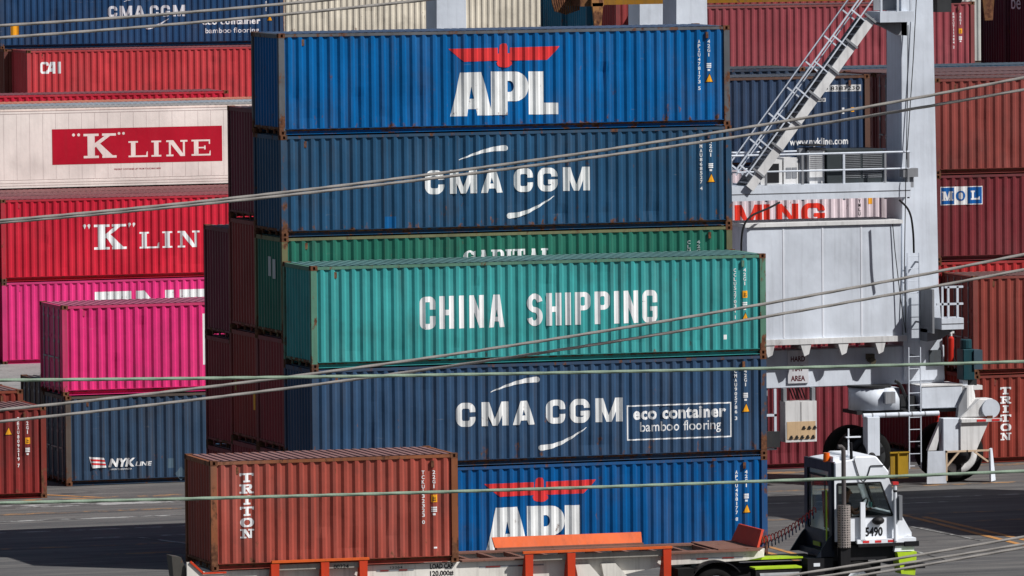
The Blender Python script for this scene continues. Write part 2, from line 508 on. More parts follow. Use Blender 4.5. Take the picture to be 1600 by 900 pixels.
# -------------------------------------------------------------- containers
W = 2.438; H6 = 2.591; HC = 2.896; L40 = 12.192; L20 = 6.058
YO, YI = .010, .052
def breaks_of(L):
    a = .165; n = round((L - 2 * a) / .2785); p = (L - 2 * a) / n
    pts = [(0.0, YI)]
    pts = []
    for k in range(n):
        x = a + k * p
        pts += [(x + p * .10, YI), (x + p * .34, YO), (x + p * .61, YO), (x + p * .82, YI)]
    return [(a, YI)] + pts + [(L - a, YI)]
PC = {}
def profile(L):
    if L not in PC:
        PC[L] = breaks_of(L)
    return PC[L]
def prof_fn(L):
    P = profile(L)
    def f(x):
        if x <= P[0][0]: return YO
        for (x0, y0), (x1, y1) in zip(P, P[1:]):
            if x <= x1: return y0 + (y1 - y0) * (x - x0) / max(x1 - x0, 1e-6)
        return YO
    return f
ME = {}
def cm(kind, L, H):
    k = (kind, L, H)
    if k in ME: return ME[k]
    b = MB()
    if kind in ('side', 'back'):
        P = profile(L); n = len(P); z0, z1 = .165, H - .095
        ys = (lambda y: y) if kind == 'side' else (lambda y: W - y)
        b.add([(x, ys(y), z) for z in (z0, z1) for x, y in P], [(i, i + 1, i + 1 + n, i + n) for i in range(n - 1)])
    elif kind == 'flat':
        b.box(.165, L - .165, .02, .06, .3, H - .09)
    elif kind == 'roof':
        a = .12; n = round((L - 2 * a) / .209); p = (L - 2 * a) / n; P = [(a, H - .03)]
        for q in range(n):
            x = a + q * p
            P += [(x + p * .1, H - .04), (x + p * .2, H - .012), (x + p * .74, H - .012), (x + p * .86, H - .04)]
        P.append((L - a, H - .03)); m = len(P)
        b.add([(x, y, z) for y in (.055, W - .055) for x, z in P], [(i, i + 1, i + 1 + m, i + m) for i in range(m - 1)])
    elif kind in ('endL', 'endR'):
        a = .13; n = 9; p = (W - 2 * a) / n; P = [(a, .06)]
        for q in range(n):
            y = a + q * p
            P += [(y + p * .06, .06), (y + p * .32, .022), (y + p * .6, .022), (y + p * .86, .06)]
        P.append((W - a, .06)); m = len(P)
        xs = (lambda x: x) if kind == 'endL' else (lambda x: L - x)
        b.add([(xs(x), y, z) for z in (.2, H - .12) for y, x in P], [(i, i + 1, i + 1 + m, i + m) for i in range(m - 1)])
    elif kind == 'post':
        b.box(0.003, .158, .003, .115, .118, H - .118)
    elif kind == 'casting':
        # steel corner block with hand holes in its two outer faces
        x1, y1, z1 = .178, .162, .118
        b.add([(0, 0, 0), (x1, 0, 0), (x1, 0, z1), (0, 0, z1), (.058, 0, .022), (.12, 0, .022), (.12, 0, .096), (.058, 0, .096),
               (.058, .05, .022), (.12, .05, .022), (.12, .05, .096), (.058, .05, .096)],
              [(0, 1, 5, 4), (1, 2, 6, 5), (2, 3, 7, 6), (3, 0, 4, 7), (4, 5, 9, 8), (5, 6, 10, 9), (6, 7, 11, 10), (7, 4, 8, 11), (8, 9, 10, 11)])
        b.add([(0, 0, 0), (0, y1, 0), (0, y1, z1), (0, 0, z1), (0, .055, .022), (0, .11, .022), (0, .11, .096), (0, .055, .096),
               (.05, .055, .022), (.05, .11, .022), (.05, .11, .096), (.05, .055, .096)],
              [(0, 4, 5, 1), (1, 5, 6, 2), (2, 6, 7, 3), (3, 7, 4, 0), (4, 8, 9, 5), (5, 9, 10, 6), (6, 10, 11, 7), (7, 11, 8, 4), (8, 11, 10, 9)])
        b.add([(0, 0, z1), (x1, 0, z1), (x1, y1, z1), (0, y1, z1), (0, 0, 0), (x1, 0, 0), (x1, y1, 0), (0, y1, 0)], [(0, 1, 2, 3), (7, 6, 5, 4), (1, 5, 6, 2), (2, 6, 7, 3)])
    elif kind in ('topF', 'topB'):
        y0, y1 = (.006, .062) if kind == 'topF' else (W - .062, W - .006)
        b.box(.18, L - .18, y0, y1, H - .098, H - .026)
    elif kind in ('botF', 'botB'):
        P = [(.14, .162), (.008, .162), (.008, .152), (.13, .152), (.13, .03), (.006, .03), (.006, .018), (.14, .018)]
        if kind == 'botB': P = [(W - y, z) for y, z in P]
        n = len(P)
        b.add([(x, y, z) for x in (.18, L - .18) for y, z in P], [(i, (i + 1) % n, (i + 1) % n + n, i + n) for i in range(n)])
    elif kind == 'botR':
        for z in (.03, .12, .21): b.box(.18, L - .18, .004, .06, z, z + .07)
        b.box(.18, L - .18, .02, .06, .03, .3)
    elif kind in ('headL', 'headR'):
        x0, x1 = (.006, .1) if kind == 'headL' else (L - .1, L - .006)
        b.box(x0, x1, .165, W - .165, H - .125, H - .02)
    elif kind in ('sillL', 'sillR'):
        x0, x1 = (.012, .1) if kind == 'sillL' else (L - .1, L - .012)
        b.box(x0, x1, .165, W - .165, .15, .205)
        for y in (.6, 1.2, 1.8): b.box(x0 + .02, x1 - .02, y, y + .05, .03, .15)
    elif kind == 'floor':
        b.box(.1, L - .1, .06, W - .06, .1, .155)
    elif kind == 'door':
        b.box(.03, .07, .13, W / 2 - .006, .18, H - .13)
        for z in (.25, .25 + (H - .5) * .33, .25 + (H - .5) * .66, H - .35): b.box(.018, .03, .2, W / 2 - .06, z, z + .09)
    elif kind == 'rod':
        b.cyl((.0, 0, .1), (.0, 0, H - .08), .019, n=8)
        for z in (.3, .95, 1.5, H - .4): b.box(-.02, .03, -.045, .045, z, z + .07)
        b.box(-.03, -.01, -.03, .3, 1.05, 1.09)
    elif kind == 'vent':
        b.box(0, .07, -.028, 0, 0, .16)
    me = b.mesh(kind, fix=(kind != 'casting'))
    if kind == 'casting':
        bm = bmesh.new(); bm.from_mesh(me)
        bmesh.ops.remove_doubles(bm, verts=bm.verts, dist=1e-5); bmesh.ops.recalc_face_normals(bm, faces=bm.faces)
        bm.to_mesh(me); bm.free()
    me.materials.append(None)
    ME[k] = me
    return me

DARK = plain('dark_hole', (.01, .01, .01), .9)
class Box: pass
def container(label, X, Y, Z, L, H, col, end='wall', rust=.3, dirt=.4, group=None, frame=None, lite=False, rz=0.0, reefer=False, vents=True, roof=None):
    c = Box(); c.L = L; c.H = H; c.rz = rz
    c.root = empty('shipping_container', (X, Y, Z), label, 'container', group, rz)
    nm = 'paint_%d_%d_%d' % tuple(int(k * 1000) for k in col)
    pm = paint(nm, col, rust, dirt, .48)
    fcol = frame or tuple(k * .82 + .012 for k in col)
    fm = paint(nm + '_frame', fcol, min(rust + .35, 1.0), dirt + .2, .6)
    km = paint('casting_steel', (.075, .048, .038), .85, .4, .7)
    c.pm, c.fm = pm, fm
    def dented():
        P_ = profile(L); n_ = len(P_); zs = [.165 + (H - .26) * i / 9 for i in range(10)]
        dn = [(random.uniform(.4, L - .4), random.choice((.3, .5, .9, 1.4, 2.0)) + random.uniform(-.2, .2), random.uniform(.08, .28), random.uniform(.008, .032)) for _ in range(int(L * 1.8))]
        vs = []
        for z in zs:
            for x, y in P_:
                if zs[0] < z < zs[-1]:
                    for dx, dz, rr, a in dn:
                        q = ((x - dx) / rr) ** 2 + ((z - dz) / (rr * 1.5)) ** 2
                        if q < 4: y += a * math.exp(-q)
                    y += .003 * math.sin(z * 2.1 + x * .9 + X)
                vs.append((x, y, z))
        me_ = bpy.data.meshes.new('side')
        me_.from_pydata(vs, [], [(j * n_ + i, j * n_ + i + 1, (j + 1) * n_ + i + 1, (j + 1) * n_ + i) for j in range(9) for i in range(n_ - 1)])
        me_.materials.append(None)
        return me_
    P = lambda name, kind, mat=pm, loc=None: link(name, cm(kind, L, H), mat, c.root, loc)
    if reefer:
        P('side_wall', 'flat')
    elif lite:
        P('side_wall', 'side')
    else:
        link('side_wall', dented(), pm, c.root)
    P('side_wall', 'back'); P('roof', 'roof', paint(nm + '_roof', roof or tuple(k * .48 + .1 for k in col), rust, dirt, .6)); P('floor', 'floor', fm)
    P('top_rail', 'topF', fm); P('top_rail', 'topB', fm); P('bottom_rail', 'botR' if reefer else 'botF'); P('bottom_rail', 'botB')
    for e in ('L', 'R'):
        P('end_header', 'head' + e, fm); P('end_sill', 'sill' + e, fm)
        if e == 'L' and end == 'door':
            for k in (0, 1):
                d = P('door', 'door')
                if k: d.scale = (1, -1, 1); d.location = (0, W, 0)
                for y in (.42, .92):
                    r = link('lock_rod', cm('rod', L, H), GALV, d, (.012, y, 0))
        else:
            P('end_wall', 'end' + e)
    for sx in (0, 1):
        for sy in (0, 1):
            q = P('corner_post', 'post', fm, (L * sx, W * sy, 0)); q.scale = (1 - 2 * sx, 1 - 2 * sy, 1)
            for sz in (0, 1):
                q = link('corner_casting', cm('casting', 0, 0), km, c.root, (L * sx, W * sy, H * sz)); q.scale = (1 - 2 * sx, 1 - 2 * sy, 1 - 2 * sz)
    if vents and not reefer and not lite:
        for vx in (.62, L - .66):
            link('vent', cm('vent', 0, 0), fm, c.root, (vx, prof_fn(L)(vx + .03) + .004, H - .32))
    c.breaks = [p[0] for p in profile(L)] if not reefer else None
    c.prof = prof_fn(L) if not reefer else (lambda x: .02)
    return c
GALV = paint('galvanised_steel', (.28, .29, .30), .15, .3, .45)

WHITE = paint('white_marking', (.72, .73, .73), .55, .45, .5)
CLEAN = paint('bright_white_marking', (.75, .755, .76), .22, .3, .5)
REDL = paint('red_marking', alb(230, 62, 64, 1.0), .12, .2, .5)
YEL = paint('orange_sticker', (.75, .33, .02), .0, .1, .5)
BLK = plain('black_marking', (.012, .012, .014), .6)
BLU = paint('blue_marking', (.008, .10, .34), .0, .15, .5)

def mark(c, name, vf, mat, off=.003):
    if isinstance(vf, list): vf = union(vf)
    return drape(name, vf, mat, c.root, c.breaks, c.prof, off)

def row(text, cells, z0, h, tv, th, fn=glyph, **kw):
    out = []
    for ch, (a, b) in zip(text, cells):
        out += shift(fn(ch, b - a, h, tv, th, **kw), a, z0)
    return out

def triangle(c, x, z, s=.2):
    mark(c, 'warning_triangle', [[(x - s / 2 - .025, z - .018), (x + s / 2 + .025, z - .018), (x, z + s + .03)]], BLK, .003)
    mark(c, 'warning_triangle', [[(x - s / 2, z), (x + s / 2, z), (x, z + s)]], YEL, .006)

def codes(c, code, size, x=11.35, z=2.23, tri=True, square=False, plate=True, h=.092, dz=0.0):
    mark(c, 'container_code', stack_text(code, x, z, h, .07), CLEAN)
    mark(c, 'size_code', stack_text(size, x + .265, z, h, .075), CLEAN)
    zz = z - .62
    if square:
        mark(c, 'height_sticker', [rect(x + .2, zz - .14, x + .35, zz + .04)], YEL)
        mark(c, 'height_sticker_text', [rect(x + .23, zz - .1, x + .32, zz - .08), rect(x + .24, zz - .05, x + .31, zz - .03), rect(x + .24, zz - .12, x + .255, zz + .0)], BLK, .006)
        zz -= .26
    if plate:
        mark(c, 'weight_table', [rect(x + .2, zz - .02 - .045 * k, x + .34, zz + .012 - .045 * k) for k in range(3)] + [rect(x + .23, zz - .19, x + .3, zz - .14)], CLEAN)
    if tri:
        triangle(c, x + .28, zz - .47)

def swooshes(c, x1, z1, x2, z2, mat):
    """two tapering arcs, the upper rising to the right and the lower falling to the left"""
    dx = x2[0] - x1[0]
    a = []
    for i in range(13):
        t = i / 12; a.append((x1[0] + t * dx, x1[1] + (x2[1] - x1[1]) * math.sin(t * PI * .5)))
    b = []
    for i in range(13):
        t = i / 12; b.append((z1[0] + t * (z2[0] - z1[0]), z1[1] + (z2[1] - z1[1]) * math.sin(t * PI * .5)))
    mark(c, 'swoosh', band(a, .015, .15) + [disc(*a[-1], .075)], mat)
    mark(c, 'swoosh', band(b, .015, .15) + [disc(*b[-1], .075)], mat)

def cma(c, x0, z0, k=1.0, h=.61, mat=WHITE):
    cells = [(0, .152), (.198, .405), (.44, .61), (.698, .848), (.88, 1.038), (1.083, 1.29)]
    cells = [(x0 + a * 3.457 * k, x0 + b * 3.457 * k) for a, b in cells]
    mark(c, 'lettering', row('CMACGM', cells, z0, h, .165 * k, .15 * k), mat)
    swooshes(c, (x0 + .92 * k, z0 + .86 * k), (x0 + 3.5 * k, z0 - .12 * k), (x0 + 2.17 * k, z0 + 1.14 * k), (x0 + 2.27 * k, z0 - .6 * k), mat)

def apl(c):
    def T(pts): return [(4.58 + (x - 105) / 1078 * 2.91, .39 + (815 - .0232 * (x - 105) - y) / 440 * 1.12) for x, y in pts]
    pol = [[(105, 815), (270, 812), (318, 512), (418, 368), (207, 375)], [(372, 805), (530, 803), (418, 368), (318, 512)], [(283, 742), (362, 740), (345, 637), (300, 638)],
           [(207, 375), (418, 368), (318, 512)],
           rect(515, 362, 675, 800), rect(675, 362, 765, 456), rect(675, 568, 765, 661)]
    arc = []
    for i in range(13):
        t = math.radians(90 - 180 * i / 12)
        arc.append(((762 + 124 * math.cos(t), 511 - 149 * math.sin(t)), (705 + 36 * math.cos(t), 512 - 56 * math.sin(t))))
    pol += [[arc[i][0], arc[i + 1][0], arc[i + 1][1], arc[i][1]] for i in range(12)]
    pol += [rect(888, 360, 1041, 794), rect(888, 675, 1183, 791)]
    mark(c, 'lettering', [T(q) for q in pol], WHITE)
    # red bird with spread straight wings
    def E(pts): return [(4.55 + (x - 88) / 1100 * 2.98, 2.24 - (y - 75 + .0192 * (x - 88) - 10) / 235 * .6) for x, y in pts]
    bird = [[(88, 133), (575, 122), (575, 250), (240, 262), (150, 190)], [(700, 120), (1192, 105), (1110, 205), (1062, 243), (700, 250)],
            [(590, 150), (600, 95), (625, 76), (660, 80), (672, 110), (672, 250), (592, 250)], [(560, 268), (592, 240), (675, 240), (718, 262), (718, 290), (690, 312), (650, 320), (600, 314), (572, 300)],
            [(560, 180), (700, 176), (710, 250), (565, 254)]]
    mark(c, 'bird_emblem', [E(q) for q in bird], REDL)

def triton(c, xc, ztop, hh, pitch, wd, mat=CLEAN):
    pol = []
    for i, ch in enumerate('TRITON'):
        wk = wd * (.55 if ch == 'I' else 1)
        pol += shift(sglyph(ch, wk, hh, wd * .26, hh * .2), xc - wk / 2, ztop - hh - i * pitch)
    mark(c, 'lettering', pol, mat)

# ------------------------------------------------------------------ ground
def ground_mat():
    m = bpy.data.materials.new('asphalt'); m.use_nodes = True
    nt = m.node_tree; N, L = nt.nodes, nt.links
    b = N['Principled BSDF']; tc = N.new('ShaderNodeTexCoord')
    def noise(mul, scale, det, rough=.6):
        v = N.new('ShaderNodeVectorMath'); v.operation = 'MULTIPLY'; v.inputs[1].default_value = mul
        L.new(tc.outputs['Object'], v.inputs[0])
        n = N.new('ShaderNodeTexNoise'); n.inputs['Scale'].default_value = scale; n.inputs['Detail'].default_value = det; n.inputs['Roughness'].default_value = rough
        L.new(v.outputs[0], n.inputs['Vector']); return n.outputs['Fac']
    def mr(v, a, b_, c, d):
        q = N.new('ShaderNodeMapRange'); L.new(v, q.inputs[0])
        for i, k in enumerate((a, b_, c, d)): q.inputs[i + 1].default_value = k
        return q.outputs[0]
    def mix(f, a, c):
        q = N.new('ShaderNodeMix'); q.data_type = 'RGBA'; L.new(f, q.inputs[0])
        for i, k in ((6, a), (7, c)):
            if isinstance(k, tuple): q.inputs[i].default_value = k
            else: L.new(k, q.inputs[i])
        return q.outputs[2]
    c = mix(mr(noise((.05, .5, 1), 1, 6), .35, .65, 0, 1), (.056, .056, .059, 1), (.118, .113, .107, 1))
    c = mix(mr(noise((.14, 2.4, 1), 1, 6), .5, .66, 0, .75), c, (.17, .16, .148, 1))
    c = mix(mr(noise((.5, 4.5, 1), 1, 6), .58, .7, 0, .6), c, (.03, .03, .032, 1))
    c = mix(mr(noise((.09, .8, 1), 1.7, 6), .53, .68, 0, .75), c, (.027, .027, .029, 1))
    c = mix(mr(noise((.6, .6, .6), 1, 8, .7), .55, .75, 0, .5), c, (.05, .05, .05, 1))
    c = mix(mr(noise((1, 1, 1), 9, 4), .35, .75, 0, .35), c, (.13, .125, .12, 1))
    c = mix(mr(noise((.025, 3.2, 1), 1, 4), .55, .66, 0, .55), c, (.034, .033, .034, 1))
    c = mix(mr(noise((.35, 1.3, 1), 1.3, 9, .7), .6, .68, 0, .6), c, (.2, .19, .175, 1))
    c = mix(mr(noise((.3, .3, 1), 1, 5), .63, .7, 0, .7), c, (.02, .02, .021, 1))
    L.new(c, b.inputs['Base Color']); b.inputs['Roughness'].default_value = .85
    bp = N.new('ShaderNodeBump'); bp.inputs['Strength'].default_value = .4; bp.inputs['Distance'].default_value = .02
    L.new(noise((1, 1, 1), 14, 4), bp.inputs['Height']); L.new(bp.outputs[0], b.inputs['Normal'])
    return m
def line_mat(name, col, wear):
    m = bpy.data.materials.new(name); m.use_nodes = True
    nt = m.node_tree; N, L = nt.nodes, nt.links
    b = N['Principled BSDF']; tc = N.new('ShaderNodeTexCoord')
    n = N.new('ShaderNodeTexNoise'); n.inputs['Scale'].default_value = 1.1; n.inputs['Detail'].default_value = 9; n.inputs['Roughness'].default_value = .72
    L.new(tc.outputs['Object'], n.inputs['Vector'])
    r = N.new('ShaderNodeMapRange'); L.new(n.outputs['Fac'], r.inputs[0])
    r.inputs[1].default_value = wear; r.inputs[2].default_value = wear + .1
    x = N.new('ShaderNodeMix'); x.data_type = 'RGBA'; L.new(r.outputs[0], x.inputs[0])
    x.inputs[6].default_value = (*col, 1); x.inputs[7].default_value = (.085, .082, .08, 1)
    L.new(x.outputs[2], b.inputs['Base Color']); b.inputs['Roughness'].default_value = .8
    return m
g = MB(); g.add([(-700, -400, 0), (900, -400, 0), (900, 1600, 0), (-700, 1600, 0)], [(0, 1, 2, 3)])
gr = g.build('ground', ground_mat()); tag(gr, 'grey asphalt yard with worn painted lines between the stacks', 'ground', kind='structure')
OR = line_mat('worn_orange_paint', (.30, .165, .07), .42)
WH = line_mat('worn_white_paint', (.34, .34, .33), .44)
lo = MB(); lw = MB(); lx = MB()
for x0, x1, y, wd in ((-30, 12, 20.1, .22), (-30, 4, 10.05, .2), (-4, 8, 7.45, .2), (14, 45, 24.15, .35), (14, 45, 9.8, .2), (20.6, 40, 7.2, .2), (14, 45, 18.3, .2), (-30, 12, 24.3, .3)):
    lo.add([(x0, y - wd, .004), (x1, y - wd, .004), (x1, y + wd, .004), (x0, y + wd, .004)], [(0, 1, 2, 3)])
for (xa, ya), (xb, yb), wd in (((19.7, 10.1), (19.15, -3), .1), ((20.0, 8.9), (19.8, -3), .1), ((13.15, 3.5), (12.85, -3), .09), ((12.55, 2.5), (12.35, -3), .09), ((19.6, 8.3), (19.9, 8.2), .12), ((-.2, 26.2), (1.2, 24.4), .12)):
    lx.add([(xa - wd, ya, .008), (xb - wd, yb, .008), (xb + wd, yb, .008), (xa + wd, ya, .008)], [(0, 1, 2, 3)])
for x0, x1, y, wd in ((-30, 12, 22.4, .5), (-30, 12, 18.0, .16), (-30, 12, 14.65, .12), (14, 26, 14.55, .12), (-3, 5, 12.2, .12), (21, 23, 13.1, .1)):
    lw.add([(x0, y - wd, .004), (x1, y - wd, .004), (x1, y + wd, .004), (x0, y + wd, .004)], [(0, 1, 2, 3)])
for (xa, ya), (xb, yb), wd in (((18.55, 7.0), (18.75, 1.6), .05), ((16.15, 1), (15.95, -3), .05), ((-1.2, 11.8), (-.4, 9.0), .08)):
    lw.add([(xa - wd, ya, .012), (xb - wd, yb, .012), (xb + wd, yb, .012), (xa + wd, ya, .012)], [(0, 1, 2, 3)])
ap = MB(); ap.add([(-200, 47, .016), (30, 47, .016), (30, 140, .016), (-200, 140, .016)], [(0, 1, 2, 3)])
tag(ap.build('concrete_pavement', paint('concrete', (.27, .265, .26), .0, .9, .85)), 'pale concrete pavement behind the stacks on the left', 'pavement', kind='structure')
tag(lx.build('orange_crossing_line', line_mat('orange_line_paint', (.46, .215, .06), .53)), 'brighter orange lines running away across the yard', 'road marking', kind='structure')
tag(lo.build('orange_lane_marking', OR), 'worn orange lane lines painted on the asphalt', 'road marking', kind='structure')
tag(lw.build('white_lane_marking', WH), 'worn white lane lines painted on the asphalt', 'road marking', kind='structure')

# ------------------------------------------------- middle stack (front rows)
GM = 'containers of the middle stack'
BLUE = alb(2, 96, 160, 1.05); BLUE2 = alb(3, 86, 148, 1.05); NAVY = alb(42, 84, 118, .98); NAVY2 = alb(54, 82, 114, 1.0)
TEAL = alb(62, 154, 154, 1.1); GREEN = alb(45, 118, 100, .92); MAR = (.24, .035, .042); MAR2 = (.17, .03, .05); BROWN = alb(166, 80, 68, 1.02)
c = container('bright blue container with red bird emblem, bottom of the front row behind the trailer', 0, 0, 0, L40, H6, BLUE2, rust=.46, dirt=.5, group=GM)
apl(c); codes(c, 'APZU458177 8', '42G1')
c = container('navy container with white outlined box of small lettering, under the teal container', 0, 0, H6, L40, H6, NAVY2, rust=.47, dirt=.5, group=GM)
cma(c, 3.81, 1.0)
for q in ([rect(8.4, .5, 11.24, .535), rect(8.4, 1.365, 11.24, 1.4), rect(8.4, .535, 8.435, 1.365), rect(11.205, .535, 11.24, 1.365)],):
    mark(c, 'lettering_frame', q, CLEAN)
mark(c, 'lettering', fit('eco container', 8.56, 11.08, 1.04, .31, .035, space=1.06), CLEAN); mark(c, 'lettering', fit('bamboo flooring', 8.75, 10.95, .72, .26, .006), CLEAN)
codes(c, 'CMAU905786 3', '42G1')
c = container('teal green container with tall white block lettering in the middle of the photo', 0, 0, H6 * 2, L40, H6, TEAL, rust=.35, dirt=.5, group=GM, frame=alb(95, 140, 120))
k = 6.37 / 1448
cells = [(65, 158), (183, 272), (300, 332), (362, 453), (480, 578), (713, 808), (833, 922), (948, 980), (1008, 1100), (1128, 1220), (1245, 1278), (1303, 1395), (1418, 1513)]
mark(c, 'lettering', row('CHINASHIPPING', [(2.88 + (a - 65) * k, 2.88 + (b - 65) * k) for a, b in cells], .91, .83, .14, .14), CLEAN)
codes(c, 'CCLU527031 1', '42G1', square=True)
mark(c, 'notice_sticker', [rect(11.03, .42, 11.12, .54)], CLEAN)
Y2 = 2.468
container('dark maroon container at the very bottom of the tall middle row, only its end showing', .04, Y2, 0, L40, HC, MAR, group=GM, lite=True)
container('dark maroon container under the green one in the middle stack, only its end showing', .02, Y2, HC, L40, HC, MAR, group=GM, lite=True)
c = container('dark green container mostly hidden behind the teal one, tops of serif letters showing', 0, Y2, 2 * HC, L40, H6, GREEN, rust=.45, group=GM, frame=alb(120, 120, 88))
cells = [(4.87, 5.19), (5.25, 5.57), (5.62, 5.97), (6.0, 6.17), (6.2, 6.54), (6.6, 6.93), (6.96, 7.27)]
mark(c, 'lettering', row('CAPITAL', cells, 1.66, .47, .11, .05, fn=sglyph, sv=.04), CLEAN)
codes(c, 'CLHU843170 5', '42G1', x=11.0)
st = MB(); st.box(.016, .022, 1.05, 1.28, 1.55, 2.05); st.box(.016, .022, .65, .9, 1.5, 2.0)
st.build('end_placard', plain('faded_placard', (.45, .47, .47), .6), c.root)
c = container('navy container with white swooshes, second from the top of the tall middle row', 0, Y2, 2 * HC + H6, L40, H6, NAVY, rust=.47, dirt=.5, group=GM)
cma(c, 3.84, 1.0); codes(c, 'CMAU868527 4', '42G1')
mark(c, 'paint_patch', [rect(2.75, .16, 3.06, .46)], paint('patch_blue', (.004, .10, .28), .2, .5))
c = container('bright blue container with red bird emblem on top of the tall middle row', -.03, Y2, 2 * HC + 2 * H6, L40, H6, BLUE, rust=.46, dirt=.5, group=GM, frame=alb(92, 94, 98))
apl(c); codes(c, 'APZU478173 5', '42G1')
# rows behind, ends only
hs = 0
for i, (h, l) in enumerate(((HC, 'maroon container at the foot of the narrow end column behind the tall middle row'), (HC, 'maroon container with a yellow label on its shaded end beside the navy stack'),
                            (HC, 'maroon container second from the top, its end right of the red serif lettered one'), (HC, 'dark maroon container topping the narrow end column left of the blue stack'))):
    c = container(l, .05, 4.95, hs, L40, h, (MAR, (.27, .04, .035), (.25, .038, .036), MAR2)[i], group=GM, lite=True)
    if i == 1:
        s = MB(); s.box(.016, .021, .25, .42, .9, 1.35); s.build('end_sticker', YEL, c.root)
        s = MB(); s.box(.016, .021, 1.95, 2.08, 1.3, 1.7); s.build('end_sticker', paint('faded_yellow', (.3, .2, .04), 0, .6), c.root)
    hs += h
hs = 0
for i, (h, l) in enumerate(((H6, 'maroon container lowest in the leftmost end column of the middle stack'), (HC, 'maroon container in the middle of the leftmost end column beside the pink box'),
                            (HC, 'dark purple maroon container topping the leftmost end column of the middle stack'))):
    container(l, .1, 7.43, hs, L40, h, (MAR, MAR, MAR2)[i], group=GM, lite=True)
    hs += h
# next stack to the right, outside the frame, throws the shadow on the yard
for yy, hh in ((0, (H6, H6)), (2.47, (HC, HC, H6)), (4.95, (HC, HC, HC, H6, H6))):
    z = 0
    for h in hh:
        container('plain maroon container of the next stack along, beyond the right edge', 22.75, yy, z, L40, h, MAR, group='containers of the stack beyond the right edge', lite=True)
        z += h

# ------------------------------------------------------------ left yard row
GL = 'containers along the back of the lane'
c = container('red brown container at the lower left edge with an orange triangle', -12.35, 24.9, 0, L40, H6, alb(140, 52, 50, .95), group=GL, frame=alb(135, 58, 50))
codes(c, 'TEXU809219 7', '42G1', x=11.38, z=2.3, square=True, tri=False, h=.1); triangle(c, 11.1, 1.82, .2)
container('taller red brown container just behind the one at the lower left edge', -12.35, 27.36, 0, L40, HC, alb(140, 58, 50, .9), group=GL, frame=alb(140, 72, 55))
c = container('dark blue container standing on the asphalt with a small striped flag', 1.37, 28.4, 0, L20, H6, alb(58, 80, 106, .92), end='door', rust=.4, dirt=.6, group=GL, frame=(.09, .07, .06))
mark(c, 'flag_emblem', [[(.69, .82), (1.12, .78), (1.2, .5), (.78, .49)]], CLEAN)
mark(c, 'flag_stripes', [[(.72, .76), (1.14, .72), (1.155, .665), (.74, .7)], [(.75, .65), (1.17, .61), (1.18, .56), (.77, .59)]], REDL, .006)
mark(c, 'lettering', join(fit('NYK', 1.27, 2.03, .52, .23, .05, .25), fit('LINE', 2.07, 2.52, .52, .12, .03, .25), fit('NIPPON YUSEN KAISHA', 1.3, 1.95, .42, .045, .01)), CLEAN)
mark(c, 'notice_sticker', [rect(3.02, .42, 3.22, .7), [(3.42, .45), (3.62, .25), (3.42, .05), (3.22, .25)]], paint('faded_sticker', (.07, .11, .15), .1, .5))
c = container('magenta pink short container stacked on the dark blue one with the flag', 1.3, 28.4, H6, L20, H6, alb(232, 56, 128, 1.02), end='door', rust=.15, dirt=.3, group=GL, frame=alb(225, 70, 120, .9))
mark(c, 'lettering', [rect(4.19, .77, 4.4, 2.24), rect(4.4, .77, 5.6, 1.0), rect(4.4, 2.0, 5.6, 2.24), rect(5.4, 1.0, 5.6, 2.0), rect(4.2, .33, 4.35, .42)], CLEAN)
container('dark maroon container behind the pink and blue boxes, rusty roof edge showing', 1.37, 30.88, 0, L40, HC, (.07, .024, .02), end='door', rust=.6, group=GL)

# --------------------------------------- block behind the white yard crane
GC = 'containers of the block behind the white crane'
c = container('crimson container on the ground behind the crane wheels', 12.67, 25.3, 0, L40, 3.0, alb(130, 55, 64, .95), group=GC)
container('maroon container hidden behind the white machinery house', 12.67, 25.3, 3.0, L40, HC, MAR, group=GC, lite=True)
c = container('pale pink white container with red letters between the crane platform and machinery house', 13.17, 25.3, 3.0 + HC, L40, HC, alb(222, 206, 212, .95), group=GC, rust=.5, dirt=.6)
cells = [(7.47, 8.32), (8.38, 8.56), (8.77, 9.45), (9.55, 10.27)]
mark(c, 'lettering', row('MING', cells, 1.24, .58, .19, .14), paint('red_orange_marking', alb(238, 62, 46), .1, .2))
mark(c, 'lettering', row('YANG', [(4.1, 4.9), (5.0, 5.7), (5.85, 6.55), (6.65, 7.35)], 1.24, .58, .19, .14), paint('red_orange_marking', alb(238, 62, 46), .1, .2))
mark(c, 'container_code', stack_text('YMLU', 11.35, 1.9, .1, .075), BLK)
mark(c, 'height_sticker', [rect(11.62, 1.75, 11.76, 1.98)], YEL)
ZB = 3.0 + 2 * HC
c = container('dark navy container with a white web address behind the white crane stairs', 12.67, 25.3, ZB, L40, 2.63, alb(54, 74, 104, .92), group=GC, frame=(.11, .06, .045), rust=.3)
mark(c, 'lettering', fit('www.nykline.com', 9.69, 11.52, .62, .2, .025), CLEAN)
mark(c, 'number_plate', [rect(10.3, 2.15, 11.92, 2.34), rect(10.2, 1.86, 10.82, 1.97)], paint('white_plate', (.6, .6, .6), .05, .5))
mark(c, 'number_text', join(fit('8383230', 10.98, 11.88, 2.19, .115, .01, space=1.1), fit('NYKU', 10.34, 10.9, 2.19, .115, .01), fit('45G1', 10.25, 10.78, 1.885, .07, .01)), BLK, .006)
mark(c, 'notice_sticker', [rect(11.32, 1.5, 11.4, 1.68)], CLEAN); mark(c, 'height_sticker', [rect(11.6, 1.55, 11.72, 1.68)], YEL)
z = 0
for i in range(4):
    container(('slate blue container whose roof edge shows above the navy web address one', 'plain maroon container buried in the block behind the crane')[i < 3], 11.6, 27.77, z, L40, HC, MAR if i < 3 else alb(58, 74, 98, .9), group=GC, lite=True)
    z += HC
c = container('brown container on the ground at the right edge with vertical slab lettering', 27.86, 24.75, 0, L40, H6, alb(150, 66, 56, .95), group=GC)
